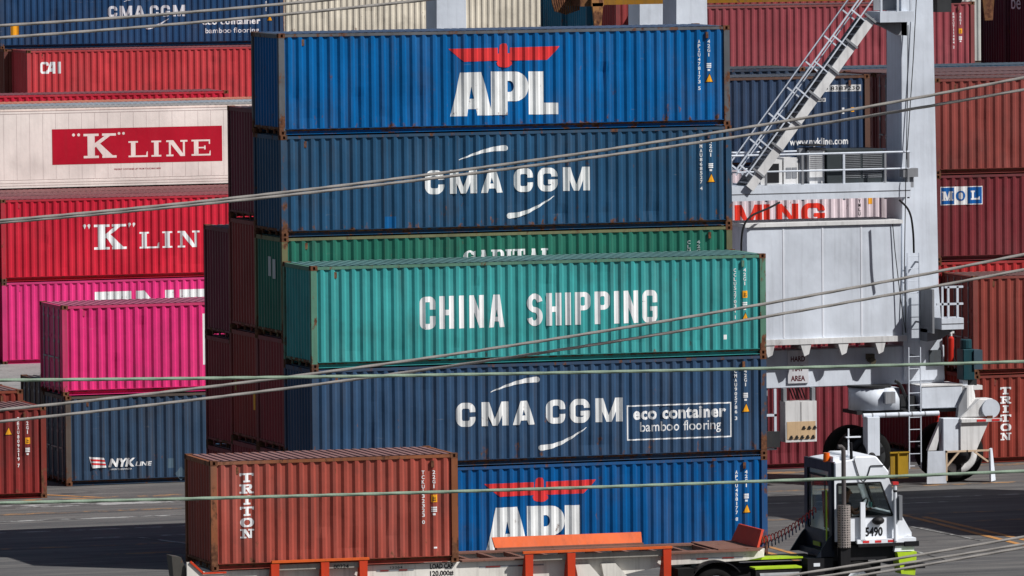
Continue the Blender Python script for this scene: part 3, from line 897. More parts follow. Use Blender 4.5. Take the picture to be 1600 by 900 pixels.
triton(c, .98, 2.21, .215, .268, .34)
c = container('rust brown container stacked at the right edge with shaded doors facing left', 27.83, 24.75, H6, L40, HC, alb(146, 70, 62, .95), end='door', group=GC, rust=.35)
CL = (.2, .035, .035)
container('plain maroon container buried under the square logo container', 27.65, 27.22, 0, L40, HC, MAR, group=GC, lite=True)
container('bright red container strip showing under the square logo container', 27.65, 27.22, HC, L40, HC, alb(190, 56, 58, .95), group=GC)
c = container('dark maroon container with a blue and white three square logo', 27.65, 27.22, 2 * HC, L40, 2.56, alb(128, 54, 60, .95), group=GC)
mark(c, 'logo_panel', [rect(.15, 1.66, 1.51, 2.2)], CLEAN)
for q in (rect(.175, 1.685, .59, 2.175), rect(1.035, 1.685, 1.485, 2.175)): mark(c, 'logo_square', [q], BLU, .006)
mark(c, 'lettering', shift(glyph('M', .30, .27, .075, .05), .235, 1.79) + [rect(.21, 1.79, .33, 1.825), rect(.44, 1.79, .56, 1.825), rect(.21, 2.025, .3, 2.06), rect(.47, 2.025, .56, 2.06)] + shift(sglyph('L', .28, .27, .085, .05, sv=.03), 1.12, 1.8), CLEAN, .009)
mark(c, 'lettering', shift(sglyph('O', .3, .29, .085, .04), .66, 1.78), BLU, .009)
ZM = 2 * HC + 2.56
container('rusty red container on top of the square logo container, right edge', 27.65, 27.22, ZM, L40, 2.84, alb(146, 74, 68, .95), group=GC, rust=.35)
for i in range(4):
    hh = ZM + 2.84 + (.02, .03, .0, .03)[i]
    yy = 29.7 + 2.46 * i
    container('stack of plain maroon container walls behind the right edge containers', 27.65, yy, 0, L40, hh - HC, MAR, group=GC, lite=True)
    container(('pink brown roofed container behind the rusty red top one', 'pink brown roofed container in the third row behind the crane', 'red ended container seen in the gap left of the crane tower', 'blue roofed container at the back of the block behind the crane')[i],
              27.65 - .05 * i, yy, hh - HC, L40, HC, (alb(150, 80, 78), alb(150, 78, 74), alb(140, 56, 52), alb(60, 105, 135))[i], group=GC, rust=.3, lite=True, end='door')

# ------------------------------------------------------ far left rows
GF = 'containers of the far left rows'
c = container('long magenta container on the ground behind the short pink one', 12.95, 78.8, 0, L40, HC, alb(228, 56, 128, 1.05), group=GF, rust=.05, dirt=.12)
mark(c, 'lettering', [rect(3.37, 1.2, 3.67, 2.46), rect(4.4, 1.2, 4.7, 2.46), rect(3.67, 2.18, 4.4, 2.46), rect(3.67, 1.2, 4.4, 1.48)] + shift(glyph('N', 1.39, 1.26, .32, .3), 4.88, 1.2) + shift(glyph('E', 1.2, 1.26, .32, .28), 6.48, 1.2), WHITE)
c = container('bright red container with white serif lettering on the long magenta one', 12.95, 78.8, HC, L40, HC, alb(206, 38, 60, 1.02), group=GF, rust=.1, dirt=.2)
def kline(c, x, z, K, g, mat):
    mark(c, 'lettering', shift(sglyph('K', K, .88, .27, .085), x, z) + shift(sglyph('L', .72, .58, .17, .06), x + 1.66, z) + shift(sglyph('I', .37, .58, .17, .06), x + 2.5, z)
         + shift(sglyph('N', .8, .58, .18, .07), x + 3.06, z) + shift(sglyph('E', .72, .58, .17, .06), x + 4.02, z)
         + [disc(x - .34, z + .85, .055), disc(x - .17, z + .85, .055), disc(x + 1.3, z + .87, .05), disc(x + 1.47, z + .87, .05)]
         + [[(x - .39, z + .84), (x - .29, z + .84), (x - .34, z + .73)], [(x - .22, z + .84), (x - .12, z + .84), (x - .17, z + .73)], [(x + 1.25, z + .87), (x + 1.35, z + .87), (x + 1.28, z + .75)], [(x + 1.42, z + .87), (x + 1.52, z + .87), (x + 1.45, z + .75)]], mat)
kline(c, 3.37, 1.05, 1.2, 1, CLEAN)
for i in range(2):
    container('red container directly behind the bright red serif lettered one', 13.0, 81.26, HC * i, L40, HC, alb(190, 60, 66), group=GF, lite=True)
    container('pink roofed container under the front edge of the white insulated one', 13.0, 83.73, HC * i, L40, HC, alb(190, 70, 70), group=GF, lite=True)
    container('brown container at the left edge beside the long magenta one', .45, 78.8, HC * i, L40, HC, alb(130, 80, 70), group=GF, lite=True)
    container('maroon container under the white insulated one', 13.5, 86.3, HC * i, L40, HC, MAR, group=GF, lite=True)
c = container('white insulated container with a red panel and serif lettering', 14.0, 86.3, 2 * HC, L40, HC, alb(222, 214, 208, 1.0), group=GF, reefer=True, rust=.05, dirt=.14, frame=alb(230, 215, 205))
sm = MB()
for k in range(24): sm.box(.6 + k * .485, .612 + k * .485, .0165, .02, .32, HC - .2)
for z in (.16, .23, .31, HC - .2): sm.box(.17, L40 - .17, .012, .02, z, z + .022)
sm.build('panel_seam', paint('seam_grey', alb(196, 186, 182), .1, .2), c.root)
mark(c, 'logo_panel', [rect(2.89, .84, 9.27, 2.12)], paint('logo_red', alb(190, 22, 48), .03, .15), .006)
def kl2():
    x, z = 4.06, 1.05
    vf = union(shift(sglyph('K', 1.23, .88, .27, .085), x, z) + shift(sglyph('L', .72, .58, .17, .06), x + 1.68, z) + shift(sglyph('I', .37, .58, .17, .06), x + 2.54, z)
         + shift(sglyph('N', .8, .58, .18, .07), x + 3.1, z) + shift(sglyph('E', .72, .58, .17, .06), x + 4.05, z)
         + [disc(x - .37, z + .85, .055), disc(x - .18, z + .85, .055), disc(x + 1.33, z + .87, .05), disc(x + 1.5, z + .87, .05)])
    mark(c, 'lettering', vf, paint('logo_white', alb(228, 215, 210), .0, .2), .01)
    mark(c, 'small_lettering', fit('PREVENT CONTAINER LIFT FROM TOUCHING HERE', 5.2, 6.95, .6, .06, .005), paint('small_red', alb(180, 80, 90), 0, .2), .006)
kl2()
z = 0
for i in range(3):
    container(('white grey roofed container just behind the white insulated one', 'plain container buried under the far white roof')[i < 2], 14.2, 88.77, z, L40, HC, alb(205, 212, 220) if i == 2 else MAR, group=GF, lite=True, roof=(.42, .46, .5))
    container(('orange red roofed container second row behind the white insulated one', 'plain container buried under the far orange roof')[i < 2], 14.5, 91.24, z, L40, HC, alb(225, 110, 85) if i == 2 else MAR, group=GF, lite=True, roof=(.72, .30, .20))
    container(('crimson container strip showing below the small white three letter logo', 'plain container buried under the far crimson strip')[i < 2], 13.55, 93.75, z * 1.027, L40, HC * 1.027, alb(190, 36, 62) if i == 2 else MAR, group=GF, lite=True)
    z += HC
# farthest rows
GD = 'containers of the farthest rows'
for i in range(3):
    container('plain container buried under the far red and navy containers', 26.3, 124.5, 2.35 * i, L40, 2.35, MAR, group=GD, lite=True)
    container('plain container buried under the far navy container', 26.0, 127.0, 2.35 * i, L40, 2.35, MAR, group=GD, lite=True)
c = container('light red container with a small white three letter logo, far upper left', 26.3, 124.5, 7.05, L40, H6, alb(202, 66, 72, 1.0), group=GD, rust=.15)
mark(c, 'lettering', shift(ring(.36, .48, .1, .09, .1, True) + [rect(.26, .33, .36, .38), rect(.26, .1, .36, .14)], .56, 1.62)
     + [[(.8, 1.62), (.92, 1.62), (1.12, 2.1), (1.0, 2.1)], rect(1.08, 1.62, 1.2, 2.1), rect(.9, 1.7, 1.14, 1.84), rect(1.0, 1.98, 1.2, 2.1), rect(1.31, 1.62, 1.43, 2.1)], CLEAN)
c = container('plain brown container carrying the far navy one', 26.0, 127.0, 7.05, L40, H6, alb(120, 60, 50), group=GD, lite=True)
c = container('navy container with faded white lettering, top left corner', 25.85, 127.0, 7.05 + H6, L40, HC, alb(38, 72, 112, .95), group=GD, rust=.15)
cma(c, 4.62, 1.22, .745, .47, paint('faded_white', (.55, .56, .6), .1, .5))
mark(c, 'lettering', join(fit('eco container', 8.68, 11.2, .86, .26, .03, space=1.05), fit('bamboo flooring', 8.8, 11.12, .5, .22, .004)), CLEAN)
mark(c, 'height_sticker', [rect(.46, .55, .8, .98)], YEL)
mark(c, 'container_code', stack_text('CMAU 4521', 11.45, 2.3, .09, .07), CLEAN); triangle(c, 11.6, .98, .2)
z = 0
for i in range(4):
    container('plain container buried under the far beige one', 40.35, 135.0, z, L40, 2.35, MAR, group=GD, lite=True); z += 2.35
container('beige container along the top edge above the tall middle row', 40.35, 135.0, z, L40, HC, alb(206, 198, 182, .98), group=GD, rust=.45, dirt=.5, frame=alb(175, 130, 100))
# far right rows
GR = 'containers of the far right rows'
def tower(X, Y, n, h, H, label, col, **kw):
    for i in range(n):
        container('plain container buried under the far right rows', X, Y, i * h, L40, h, MAR, group=GR, lite=True)
    return container(label, X, Y, n * h, L40, H, col, group=GR, **kw)
c = tower(37.3, 78.4, 3, 3.08, HC, 'dusty red container behind the crane stairs and crane tower', alb(158, 76, 84, .98), rust=.15, frame=alb(150, 84, 84))
codes(c, 'EMCU711484 2', '45G1', x=11.37, z=2.5, square=True, tri=False)
c = tower(36.55, 80.9, 3, 3.08, 3.3, 'maroon ended container under the yellow spreader beam', alb(150, 66, 66), lite=True)
tower(36.3, 83.4, 3, 3.08, 3.3, 'blue ended container right of the rusty spreader guide', (.008, .13, .22), lite=True)
tower(36.2, 85.9, 3, 3.08, 3.3, 'blue ended container left of the rusty spreader guide', (.008, .12, .2), lite=True)
for i, (yy, xx) in enumerate(((78.4, 51.75), (80.88, 51.7))):
    c = tower(xx, yy, 3, 3.08, 3.6, ('dark maroon container end with pale letters, top right corner', 'dark maroon container end just left of the lettered one')[i], (.085, .016, .03), lite=True)
    if i == 0:
        tx = join(fit('be', 0, .9, 0, .55, .0))
        me = bpy.data.meshes.new('lettering'); me.from_pydata([(.012, 2.05 - p[0], 2.55 + p[1]) for p in tx[0]], [], tx[1])
        link('lettering', me, CLEAN, c.root)
c = tower(56, 112.0, 3, 2.9, HC, 'pale grey container far off in the gap right of the crane tower', alb(190, 190, 185), lite=True)
c = tower(60.5, 120.0, 4, 2.9, HC, 'pale container at the very back of the far right rows', alb(180, 185, 190), lite=True)

# -------------------------------------------------------------- yard crane
RW = paint('crane_white', alb(205, 212, 222, 1.0), .03, .22, .45)
RW2 = paint('crane_white_worn', alb(214, 214, 214, 1.0), .3, .5, .5)
GRY = paint('crane_grey', (.24, .25, .27), .1, .4, .5)
DGR = paint('dark_machinery', (.03, .032, .035), .25, .4, .5)
RUB = plain('tyre_rubber', (.007, .007, .007), .95, noise=.3)
rt = empty('yard_crane', (21.0, 19.5, 0), 'white rubber tyred gantry crane standing behind the middle stack', 'crane')
OFF = [0, 0]
def cr(name, mb, mat=RW, parent=rt, smooth=False, bevel=0.0):
    mb.v = [(x - 21.0 + OFF[0], y - 19.5 + OFF[1], z) for x, y, z in mb.v]
    return mb.build(name, mat, parent, smooth, bevel)
cr('leg', MB().hexa([(23.6, 19.5, 2.9), (24.84, 19.5, 2.9), (24.84, 20.75, 2.9), (23.6, 20.75, 2.9)], [(23.57, 19.5, 5.6), (24.67, 19.5, 5.6), (24.67, 20.75, 5.6), (23.57, 20.75, 5.6)])
   .hexa([(23.57, 19.5, 5.6), (24.67, 19.5, 5.6), (24.67, 20.75, 5.6), (23.57, 20.75, 5.6)], [(23.6, 19.5, 17), (24.5, 19.5, 17), (24.5, 20.6, 17), (23.6, 20.6, 17)]))
cr('leg', MB().hexa([(16.7, 19.5, 2.9), (17.85, 19.5, 2.9), (17.85, 20.75, 2.9), (16.7, 20.75, 2.9)], [(16.86, 19.5, 17), (17.7, 19.5, 17), (17.7, 20.6, 17), (16.86, 20.6, 17)]))
for a, b in ((17.1, 18.0), (23.72, 24.72)):
    cr('leg', MB().hexa([(a - .1, 42, 1.5), (b + .1, 42, 1.5), (b + .1, 43.2, 1.5), (a - .1, 43.2, 1.5)], [(a, 42, 17), (b, 42, 17), (b, 43.0, 17), (a, 43.0, 17)]))
cr('sill_beam', MB().box(12.0, 24.85, 19.55, 20.6, 2.8, 3.88), bevel=.02)
cr('sill_beam', MB().box(16, 26, 42.1, 43.1, .6, 1.5))
# machinery house
OFF[:] = [.2, .6]
h = cr('machinery_house', MB().box(18.53, 23.18, 18.5, 20.3, 4.22, 7.4))
cr('roof_slab', MB().box(18.46, 23.22, 18.44, 20.5, 7.4, 7.5), RW2, h)
sm = MB()
for x in (19.62, 20.8, 21.97): sm.box(x - .025, x + .025, 18.49, 18.499, 4.25, 7.38)
cr('panel_seam', sm, paint('crane_white_seam', alb(222, 226, 234), 0, .1), h)
cr('ledge', MB().box(18.5, 23.3, 18.4, 19.54, 4.06, 4.22), RW2, h)
for x in (18.05, 19.15, 20.25, 21.38, 22.5):
    b = MB(); b.prism([(x - .16, 4.06), (x + .16, 4.06), (x + .09, 3.78), (x - .05, 3.72)], 18.42, 18.5); b.box(x - .05, x + .05, 18.5, 19.54, 3.9, 4.06)
    cr('bracket', b, RW2, h)
for x in (19.68, 20.75, 21.9):
    cr('marker_lamp', MB().cyl((x, 18.7, 3.93), (x, 18.7, 4.06), .05), plain('lamp_red', (.45, .03, .08), .4), h)
# upper platform, railing and equipment
pf = cr('platform', MB().box(18.05, 23.5, 18.55, 20.6, 8.14, 8.56))
cr('platform_edge', MB().box(18.05, 23.5, 18.535, 18.549, 8.33, 8.345), GRY, pf)
for y in (18.6, 20.5):
    for z, rr in ((8.95, .025), (9.42, .03)):
        cr('handrail', MB().cyl((18.1, y, z), (23.5, y, z), rr, n=8), RW, pf)
    for x in (18.1, 19.15, 20.25, 21.5, 22.75, 23.45):
        cr('rail_post', MB().box(x - .03, x + .03, y - .02, y + .03, 8.1, 9.42), RW if x in (18.1, 21.5) else GRY, pf)
b = cr('louvred_cabinet', MB().box(20.65, 21.1, 19.1, 19.8, 8.56, 9.5), RW2, pf)
sm = MB()
for k in range(9): sm.box(20.68, 21.07, 19.085, 19.099, 9.0 + k * .055, 9.02 + k * .055)
cr('louvre', sm, GRY, b)
cr('cabinet_cap', MB().box(20.62, 21.13, 19.05, 19.85, 9.52, 9.56).box(20.62, 21.13, 19.05, 19.85, 9.62, 9.66), DGR, b)
b = cr('generator_cage', MB().box(21.15, 22.85, 19.0, 20.3, 8.56, 9.5), paint('cage_grey', (.045, .055, .06), .05, .3), pf)
sm = MB()
for k in range(15): sm.box(21.6, 22.15, 18.985, 18.999, 8.7 + k * .05, 8.72 + k * .05).box(22.22, 22.8, 18.985, 18.999, 8.7 + k * .05, 8.72 + k * .05)
cr('grille', sm, GRY, b)
cr('frame_post', MB().box(20.42, 20.6, 19.3, 19.5, 8.56, 9.55), GRY, pf)
b = cr('switch_cabinet', MB().box(19.25, 19.9, 19.3, 19.9, 8.56, 9.25), RW2, pf)
cr('cabinet_opening', MB().box(19.42, 19.8, 19.285, 19.299, 8.6, 9.14), BLK, b)
b = cr('switch_cabinet', MB().box(19.95, 20.38, 19.3, 19.9, 8.56, 9.3), RW2, pf)
cr('cabinet_window', MB().box(20.02, 20.17, 19.285, 19.299, 8.72, 9.02).box(20.2, 20.34, 19.285, 19.299, 8.72, 9.02), GRY, b)
cr('flood_lamp', MB().box(23.3, 23.75, 18.6, 18.9, 8.7, 8.95).box(23.55, 23.65, 18.7, 18.8, 8.4, 8.7), GRY, pf)
# stairs
stc = MB(); P0 = Vector((18.6, 0, 8.5)); P1 = Vector((22.3, 0, 13.2)); d = (P1 - P0).normalized(); nrm = Vector((-d.z, 0, d.x))
def stair(y): return P0 + Vector((0, y, 0)), P1 + Vector((0, y, 0))
s0 = cr('stair_stringer', MB().bar(*stair(18.45), .05, .26, (-d.z, 0, d.x)), RW2)
cr('stair_stringer', MB().bar(*stair(19.25), .05, .26, (-d.z, 0, d.x)), GRY)
Ls = (P1 - P0).length
for k in range(22):
    p = P0 + d * (.15 + k * (Ls - .2) / 21)
    cr('stair_tread', MB().box(p.x - .14, p.x + .14, 18.48, 19.22, p.z + .02, p.z + .06), GRY, s0)
for y, nm in ((18.45, 0), (19.25, 1)):
    for o, rr in ((.30, .022), (.64, .026)):
        a, b2 = stair(y)
        a = a + nrm * o + d * .2; b2 = b2 + nrm * o + d * 1.6
        cr('handrail', MB().cyl(a, b2, rr, n=8), RW, s0)
    for k in range(7):
        p = P0 + d * (.35 + k * (Ls - .5) / 6) + Vector((0, y, 0))
        cr('rail_post', MB().bar(p + nrm * .1, p + nrm * .66, .045, .03, (0, 1, 0)), RW, s0)
for k in range(7):
    p = P0 + d * (.5 + k * (Ls - .5) / 6)
    cr('stair_joint', MB().bar(p + Vector((0, 18.4, 0)) - nrm * .15, p + Vector((0, 18.4, 0)) + nrm * .28, .06, .05, (0, 1, 0)), GRY, s0)
ld = cr('landing', MB().box(22.55, 23.58, 18.4, 19.45, 13.1, 13.4))
cr('landing_bracket', MB().prism([(22.55, 13.1), (23.56, 13.1), (23.56, 12.7), (23.3, 12.72)], 18.9, 19.1), GRY, ld)
cr('landing_bracket', MB().prism([(22.55, 13.1), (23.56, 13.1), (23.56, 12.75)], 19.35, 19.48), GRY, ld)
for x in (22.6, 23.1, 23.5):
    cr('rail_post', MB().box(x - .03, x + .03, 18.42, 18.47, 13.4, 14.5), RW, ld)
for z in (13.95, 14.45): cr('handrail', MB().cyl((22.6, 18.44, z), (23.55, 18.44, z), .025, n=8), RW, ld)
cr('mesh_panel', MB().box(22.7, 23.55, 19.3, 19.33, 13.42, 14.6), GRY, ld)
# lower ladder
OFF[:] = [0, 0]
for yl, dx, z0, z1 in ((19.22, .33, 3.95, 6.55), (18.72, .155, .45, 3.9)):
    la = cr('ladder', MB().box(23.27 + dx, 23.295 + dx, yl - .02, yl + .02, z0, z1).box(23.625 + dx, 23.65 + dx, yl - .02, yl + .02, z0, z1), RW)
    for k in range(int((z1 - z0 - .1) / .345) + 1): cr('rung', MB().cyl((23.28 + dx, yl, z0 + .08 + k * .345), (23.64 + dx, yl, z0 + .08 + k * .345), .012, n=6), RW, la)
    for z in (z0 + .6, z1 - .3): cr('ladder_stay', MB().box(23.62 + dx, 23.65 + dx, yl + .02, 19.5 if z > 2.9 else 18.9, z, z + .05), GRY, la)
# end balcony
ba = cr('balcony', MB().box(24.28, 24.95, 18.3, 18.95, 4.4, 4.72), RW)
cr('balcony_edge', MB().box(24.28, 24.95, 18.285, 18.299, 4.56, 4.575), GRY, ba)
for x in (24.32, 24.5, 24.78): cr('rail_post', MB().box(x - .03, x + .03, 18.32, 18.37, 4.72, 5.62), RW, ba)
for z in (5.12, 5.6): cr('handrail', MB().box(24.15 if z < 5.5 else 24.4, 24.95, 18.32, 18.38, z - .03, z + .03), RW, ba)
cr('side_plate', MB().box(24.0, 24.06, 18.3, 19.3, 4.3, 5.55), GRY, ba)
cr('balcony_bracket', MB().prism([(24.0, 4.4), (24.9, 4.4), (24.4, 4.1), (24.0, 4.05)], 18.7, 19.3), GRY, ba)
# sign and cabinet hanging under the beam
sg = cr('warning_sign', MB().box(20.08, 20.7, 19.5, 19.545, 2.93, 3.86), paint('sign_white', alb(205, 205, 210), .05, .3))
RED2 = plain('sign_letters', (.09, .012, .018), .6)
for t, z in (('HARD', 3.55), ('HAT', 3.28), ('AREA', 3.0)):
    wv = .43 if t != 'HAT' else .32
    v, f = fit(t, 20.38 - wv / 2 - 21, 20.38 + wv / 2 - 21, z, .15, .03)
    drape('sign_lettering', (v, f), RED2, sg, None, None, .004, y=0.0)
cb = cr('breaker_cabinet', MB().box(19.92, 20.86, 19.3, 19.75, 1.28, 2.43), RW2)
cr('door_seam', MB().box(20.385, 20.395, 19.29, 19.299, 1.3, 2.41), BLK, cb)
cr('breaker_panel', MB().box(19.96, 20.82, 19.288, 19.298, 1.36, 1.86), paint('breaker_tan', alb(222, 190, 150), .1, .4), cb)
for r_, (n_, z_) in enumerate(((3, 1.68), (5, 1.42))):
    for k in range(n_):
        x = (20.42 if r_ == 0 else 20.04) + k * .165
        cr('breaker', MB().box(x, x + .1, 19.26, 19.287, z_ - .03, z_).box(x + .03, x + .07, 19.25, 19.287, z_, z_ + .05), DGR, cb)
for x in (19.9, 20.76): cr('hanger', MB().box(x, x + .1, 19.4, 19.6, 2.43, 2.8), GRY, cb)
hs_ = MB()
for k in range(5):
    hs_.tube([(20.1 + .09 * k + .12 * math.sin(t * PI), 19.45, 2.8 - .32 * math.sin(t * PI)) for t in [i / 8 for i in range(9)]], .02, n=6)
cr('cable_loop', hs_, BLK, cb)
fr = cr('hanging_frame', MB().box(19.62, 19.69, 19.4, 19.46, 1.1, 2.8).box(18.5, 19.69, 19.4, 19.46, 2.02, 2.09).box(18.5, 19.69, 19.4, 19.46, 1.07, 1.13), RW)
cr('junction_box', MB().box(19.35, 19.75, 19.3, 19.5, 1.15, 1.6), DGR, fr)
cr('back_plate', MB().box(18.9, 19.5, 19.6, 19.65, 1.3, 2.8), GRY, fr)
# wheel truck
tb = cr('truck_beam', MB().box(23.86, 25.1, 18.85, 20.0, 2.13, 2.76), RW, bevel=.02)
cr('truck_cap', MB().box(23.84, 25.14, 18.83, 20.02, 2.76, 2.8), RW2, tb)
cr('truck_drum', MB().lathe((22.5, 19.4, 2.13), (0, 0, 1), [(0, 0), (0, .6), (.63, .6), (.63, 0)]).box(22.5, 23.2, 18.85, 19.95, 2.13, 2.76), RW, tb, True)
cr('drum_rim', MB().lathe((22.5, 19.4, 2.77), (0, 0, 1), [(0, .0), (0, .63), (.06, .63), (.06, 0)]), DGR, tb)
cr('motor_box', MB().box(22.7, 23.0, 18.65, 18.84, 2.33, 2.66), GRY, tb)
arch = MB()
arch.tube([(23.05 + .45 * t, 18.8, 2.1 + .85 * math.sin(PI * (.5 + .5 * t))) for t in [i / 8 for i in range(9)]], .05, n=6)
arch.box(23.3, 23.75, 19.0, 19.9, 1.98, 2.5)
cr('coupling', arch, DGR, tb)
cr('lower_plate', MB().box(21.95, 25.2, 18.95, 20.1, 2.02, 2.12), DGR, tb)
cr('tie_pipe', MB().cyl((22.05, 18.75, 2.0), (24.35, 18.75, 2.0), .07), RW, tb)
for k in range(5): cr('pipe_band', MB().cyl((22.3 + k * .4, 18.75, 2.0), (22.34 + k * .4, 18.75, 2.0), .074), GRY, tb)
cr('wheel_column', MB().box(22.12, 22.5, 18.6, 18.95, .86, 1.97), RW, tb, bevel=.015)
cr('wheel_column', MB().box(24.42, 24.92, 18.6, 18.95, .92, 1.86), RW, tb, bevel=.015)
cr('column_brace', MB().prism([(24.0, .95), (24.25, .95), (24.42, 1.6), (24.42, 1.85)], 18.7, 18.85), RW2, tb)
gx = cr('gear_arm', MB().prism([(24.92, 1.86), (25.86, 1.82), (25.72, 1.55), (25.42, .92), (24.92, .92)], 18.55, 18.9), RW2, tb, bevel=.02)
cr('gear_housing', MB().prism([(24.95, 1.86), (25.55, 2.38), (25.95, 2.38), (26.14, 2.1), (26.02, 1.86)], 18.6, 19.1), RW2, gx, bevel=.03)
cr('gear_cover', MB().cyl((25.86, 18.52, 2.1), (25.86, 18.75, 2.1), .27, n=24), RW, gx)
cr('gear_pivot', MB().box(25.72, 25.9, 18.5, 18.6, 1.82, 1.9), paint('rust_steel', (.12, .05, .03), .8, .5), gx)
rs = cr('reflector_strip', MB().box(24.94, 26.18, 18.47, 18.54, 1.73, 1.82), RW2, gx)
for a, b2 in ((25.4, 25.68), (25.86, 26.1)): cr('reflector', MB().box(a, b2, 18.462, 18.469, 1.745, 1.805), REDL, rs)
cr('gear_motor_base', MB().cyl((25.3, 19.1, 2.1), (25.3, 19.1, 2.75), .3, .26, n=16).box(25.1, 25.75, 18.9, 19.4, 2.62, 2.74), RW2, gx)
mt = cr('drive_motor', MB().box(25.17, 25.52, 18.9, 19.4, 2.9, 3.78).cyl((25.35, 19.15, 3.78), (25.35, 19.15, 4.05), .17), paint('teal_motor', (.012, .055, .07), .1, .4), bevel=.02)
cr('terminal_box', MB().box(25.48, 25.74, 18.85, 19.3, 3.2, 3.75), paint('slate_motor', (.06, .1, .13), .1, .4), mt)
cr('motor_coupling', MB().box(25.2, 25.34, 19, 19.3, 2.74, 2.92), RW, mt); cr('motor_coupling', MB().box(25.38, 25.62, 19, 19.3, 2.74, 2.92), DGR, mt)
rp = MB(); rp.prism([(24.9, 1.75), (25.2, 2.1), (25.2, 2.7), (24.95, 2.2)], 18.7, 18.9); cr('truck_gusset', rp, GRY, tb)
for cx in (22.25, 25.05):
    for y0 in (19.0, 19.95):
        wh = cr('wheel', MB().lathe((cx, y0, .82), (0, 1, 0), [(.06, .43), (.0, .56), (.03, .74), (.1, .8), (.4, .82), (.5, .74), (.55, .43)], n=36), RUB, rt, True)
        if y0 < 19.5:
            rim = MB(); rim.lathe((cx, y0 + .02, .82), (0, 1, 0), [(.1, .0), (.1, .3), (-.01, .34), (-.02, .57), (.06, .59)], n=32)
            cr('rim', rim, RW2 if cx > 24 else DGR, wh, True)
            cr('hub', MB().lathe((cx, y0 - .12, .85), (0, 1, 0), [(-.3, .0), (-.3, .1), (-.15, .26), (.0, .35), (.15, .36), (.25, .0)], n=24), BLK, wh, True)
            for k in range(3):
                a = PI * (1.5 + (k - 1) * .62)
                cr('rim_slot', MB().bar((cx + .33 * math.cos(a), y0 - .005, .82 + .33 * math.sin(a)), (cx + .57 * math.cos(a), y0 - .005, .82 + .57 * math.sin(a)), .14, .05, (0, 1, 0)), BLK, wh)
cr('wheel_fender', MB().hexa([(23.86, 18.45, .03), (24.44, 18.4, .03), (24.44, 18.44, .03), (23.86, 18.5, .03)], [(23.9, 18.45, .95), (24.4, 18.4, .95), (24.4, 18.44, .95), (23.9, 18.5, .95)]), RW)
cr('wheel_fender', MB().hexa([(25.8, 18.4, .03), (26.1, 18.8, .03), (26.06, 18.84, .03), (25.76, 18.44, .03)], [(25.78, 18.4, .95), (26.0, 18.8, .95), (25.96, 18.84, .95), (25.74, 18.44, .95)]), RW)
cr('wheel_fender', MB().box(22.78, 23.32, 18.5, 18.55, .22, .95), paint('yellow_fender', (.36, .22, .02), .3, .6))
tanp = paint('tan_paint', (.55, .42, .3), .2, .4)
cr('fender_frame', MB().box(24.42, 24.47, 18.4, 18.46, .1, .96).box(24.42, 25.05, 18.4, 18.46, .9, .95).bar((24.45, 18.43, .5), (24.85, 18.43, .93), .05, .05, (0, 1, 0)), tanp)
cr('fender_frame', MB().box(25.1, 25.75, 18.4, 18.46, .9, .95).bar((25.3, 18.43, .9), (25.72, 18.43, .6), .05, .05, (0, 1, 0)), tanp)
cr('fender_frame', MB().box(22.75, 23.34, 18.44, 18.49, .93, .97).box(22.98, 23.02, 18.44, 18.49, .25, .95), paint('yellow_fender', (.36, .22, .02), .3, .6))
for pts in ([(23.1, 19.06, 7.5), (23.17, 19.04, 6.6), (23.3, 18.98, 5.3), (23.42, 18.9, 4.3)], [(23.75, 19.4, 13.0), (23.68, 19.3, 11), (23.5, 19.02, 8.6), (23.45, 19.04, 6.2), (23.45, 18.95, 4.3)], [(24.15, 19.4, 16), (23.9, 19.4, 12), (23.68, 19.4, 9.2)]):
    cr('steel_wire', MB().tube(pts, .013, n=6), DGR)
for pts in ([(18.3, 18.4, 6.4), (18.28, 18.35, 7.3), (18.5, 18.4, 7.75), (19.2, 18.6, 7.95), (19.6, 18.8, 8.1)], [(23.1, 18.5, 8.1), (23.35, 18.3, 7.8), (23.42, 18.25, 7.2), (23.45, 18.3, 6.6)]):
    for _ in range(3):
        q = [pts[0]]
        for a_, b_ in zip(pts, pts[1:]):
            q += [tuple(.75 * u + .25 * v for u, v in zip(a_, b_)), tuple(.25 * u + .75 * v for u, v in zip(a_, b_))]
        pts = q + [pts[-1]]
    cr('black_cable', MB().tube(pts, .03, n=7), BLK)
cr('junction_box', MB().box(24.35, 24.72, 19.42, 19.495, 3.3, 3.75), paint('box_grey', (.08, .09, .1), .05, .3))
cr('lamp', MB().cyl((22.55, 19.2, 3.5), (22.55, 19.5, 3.55), .09).box(22.45, 22.65, 19.35, 19.55, 3.55, 3.7), paint('lamp_brass', (.1, .085, .06), .2, .4))
e = empty('fire_extinguisher', (24.96, 19.3, 3.4), 'red fire extinguisher hung on the right end of the crane beam', 'extinguisher')
link('cylinder', MB().cyl((0, 0, 0), (0, 0, .68), .085).cyl((0, 0, .68), (0, 0, .74), .085, .04).mesh('cylinder'), paint('extinguisher_red', (.5, .03, .02), 0, .1, .35), e)
link('valve', MB().cyl((0, 0, .74), (0, 0, .82), .035).box(-.03, .09, -.02, .02, .82, .88).mesh('valve'), RW2, e)
e = empty('pole', (24.95, 20.4, 0), 'bright red pole behind the crane end balcony', 'pole')
link('shaft', MB().cyl((0, 0, 0), (0, 0, 5.72), .08).mesh('shaft'), paint('pole_red', (.5, .03, .025), 0, .2, .4), e)

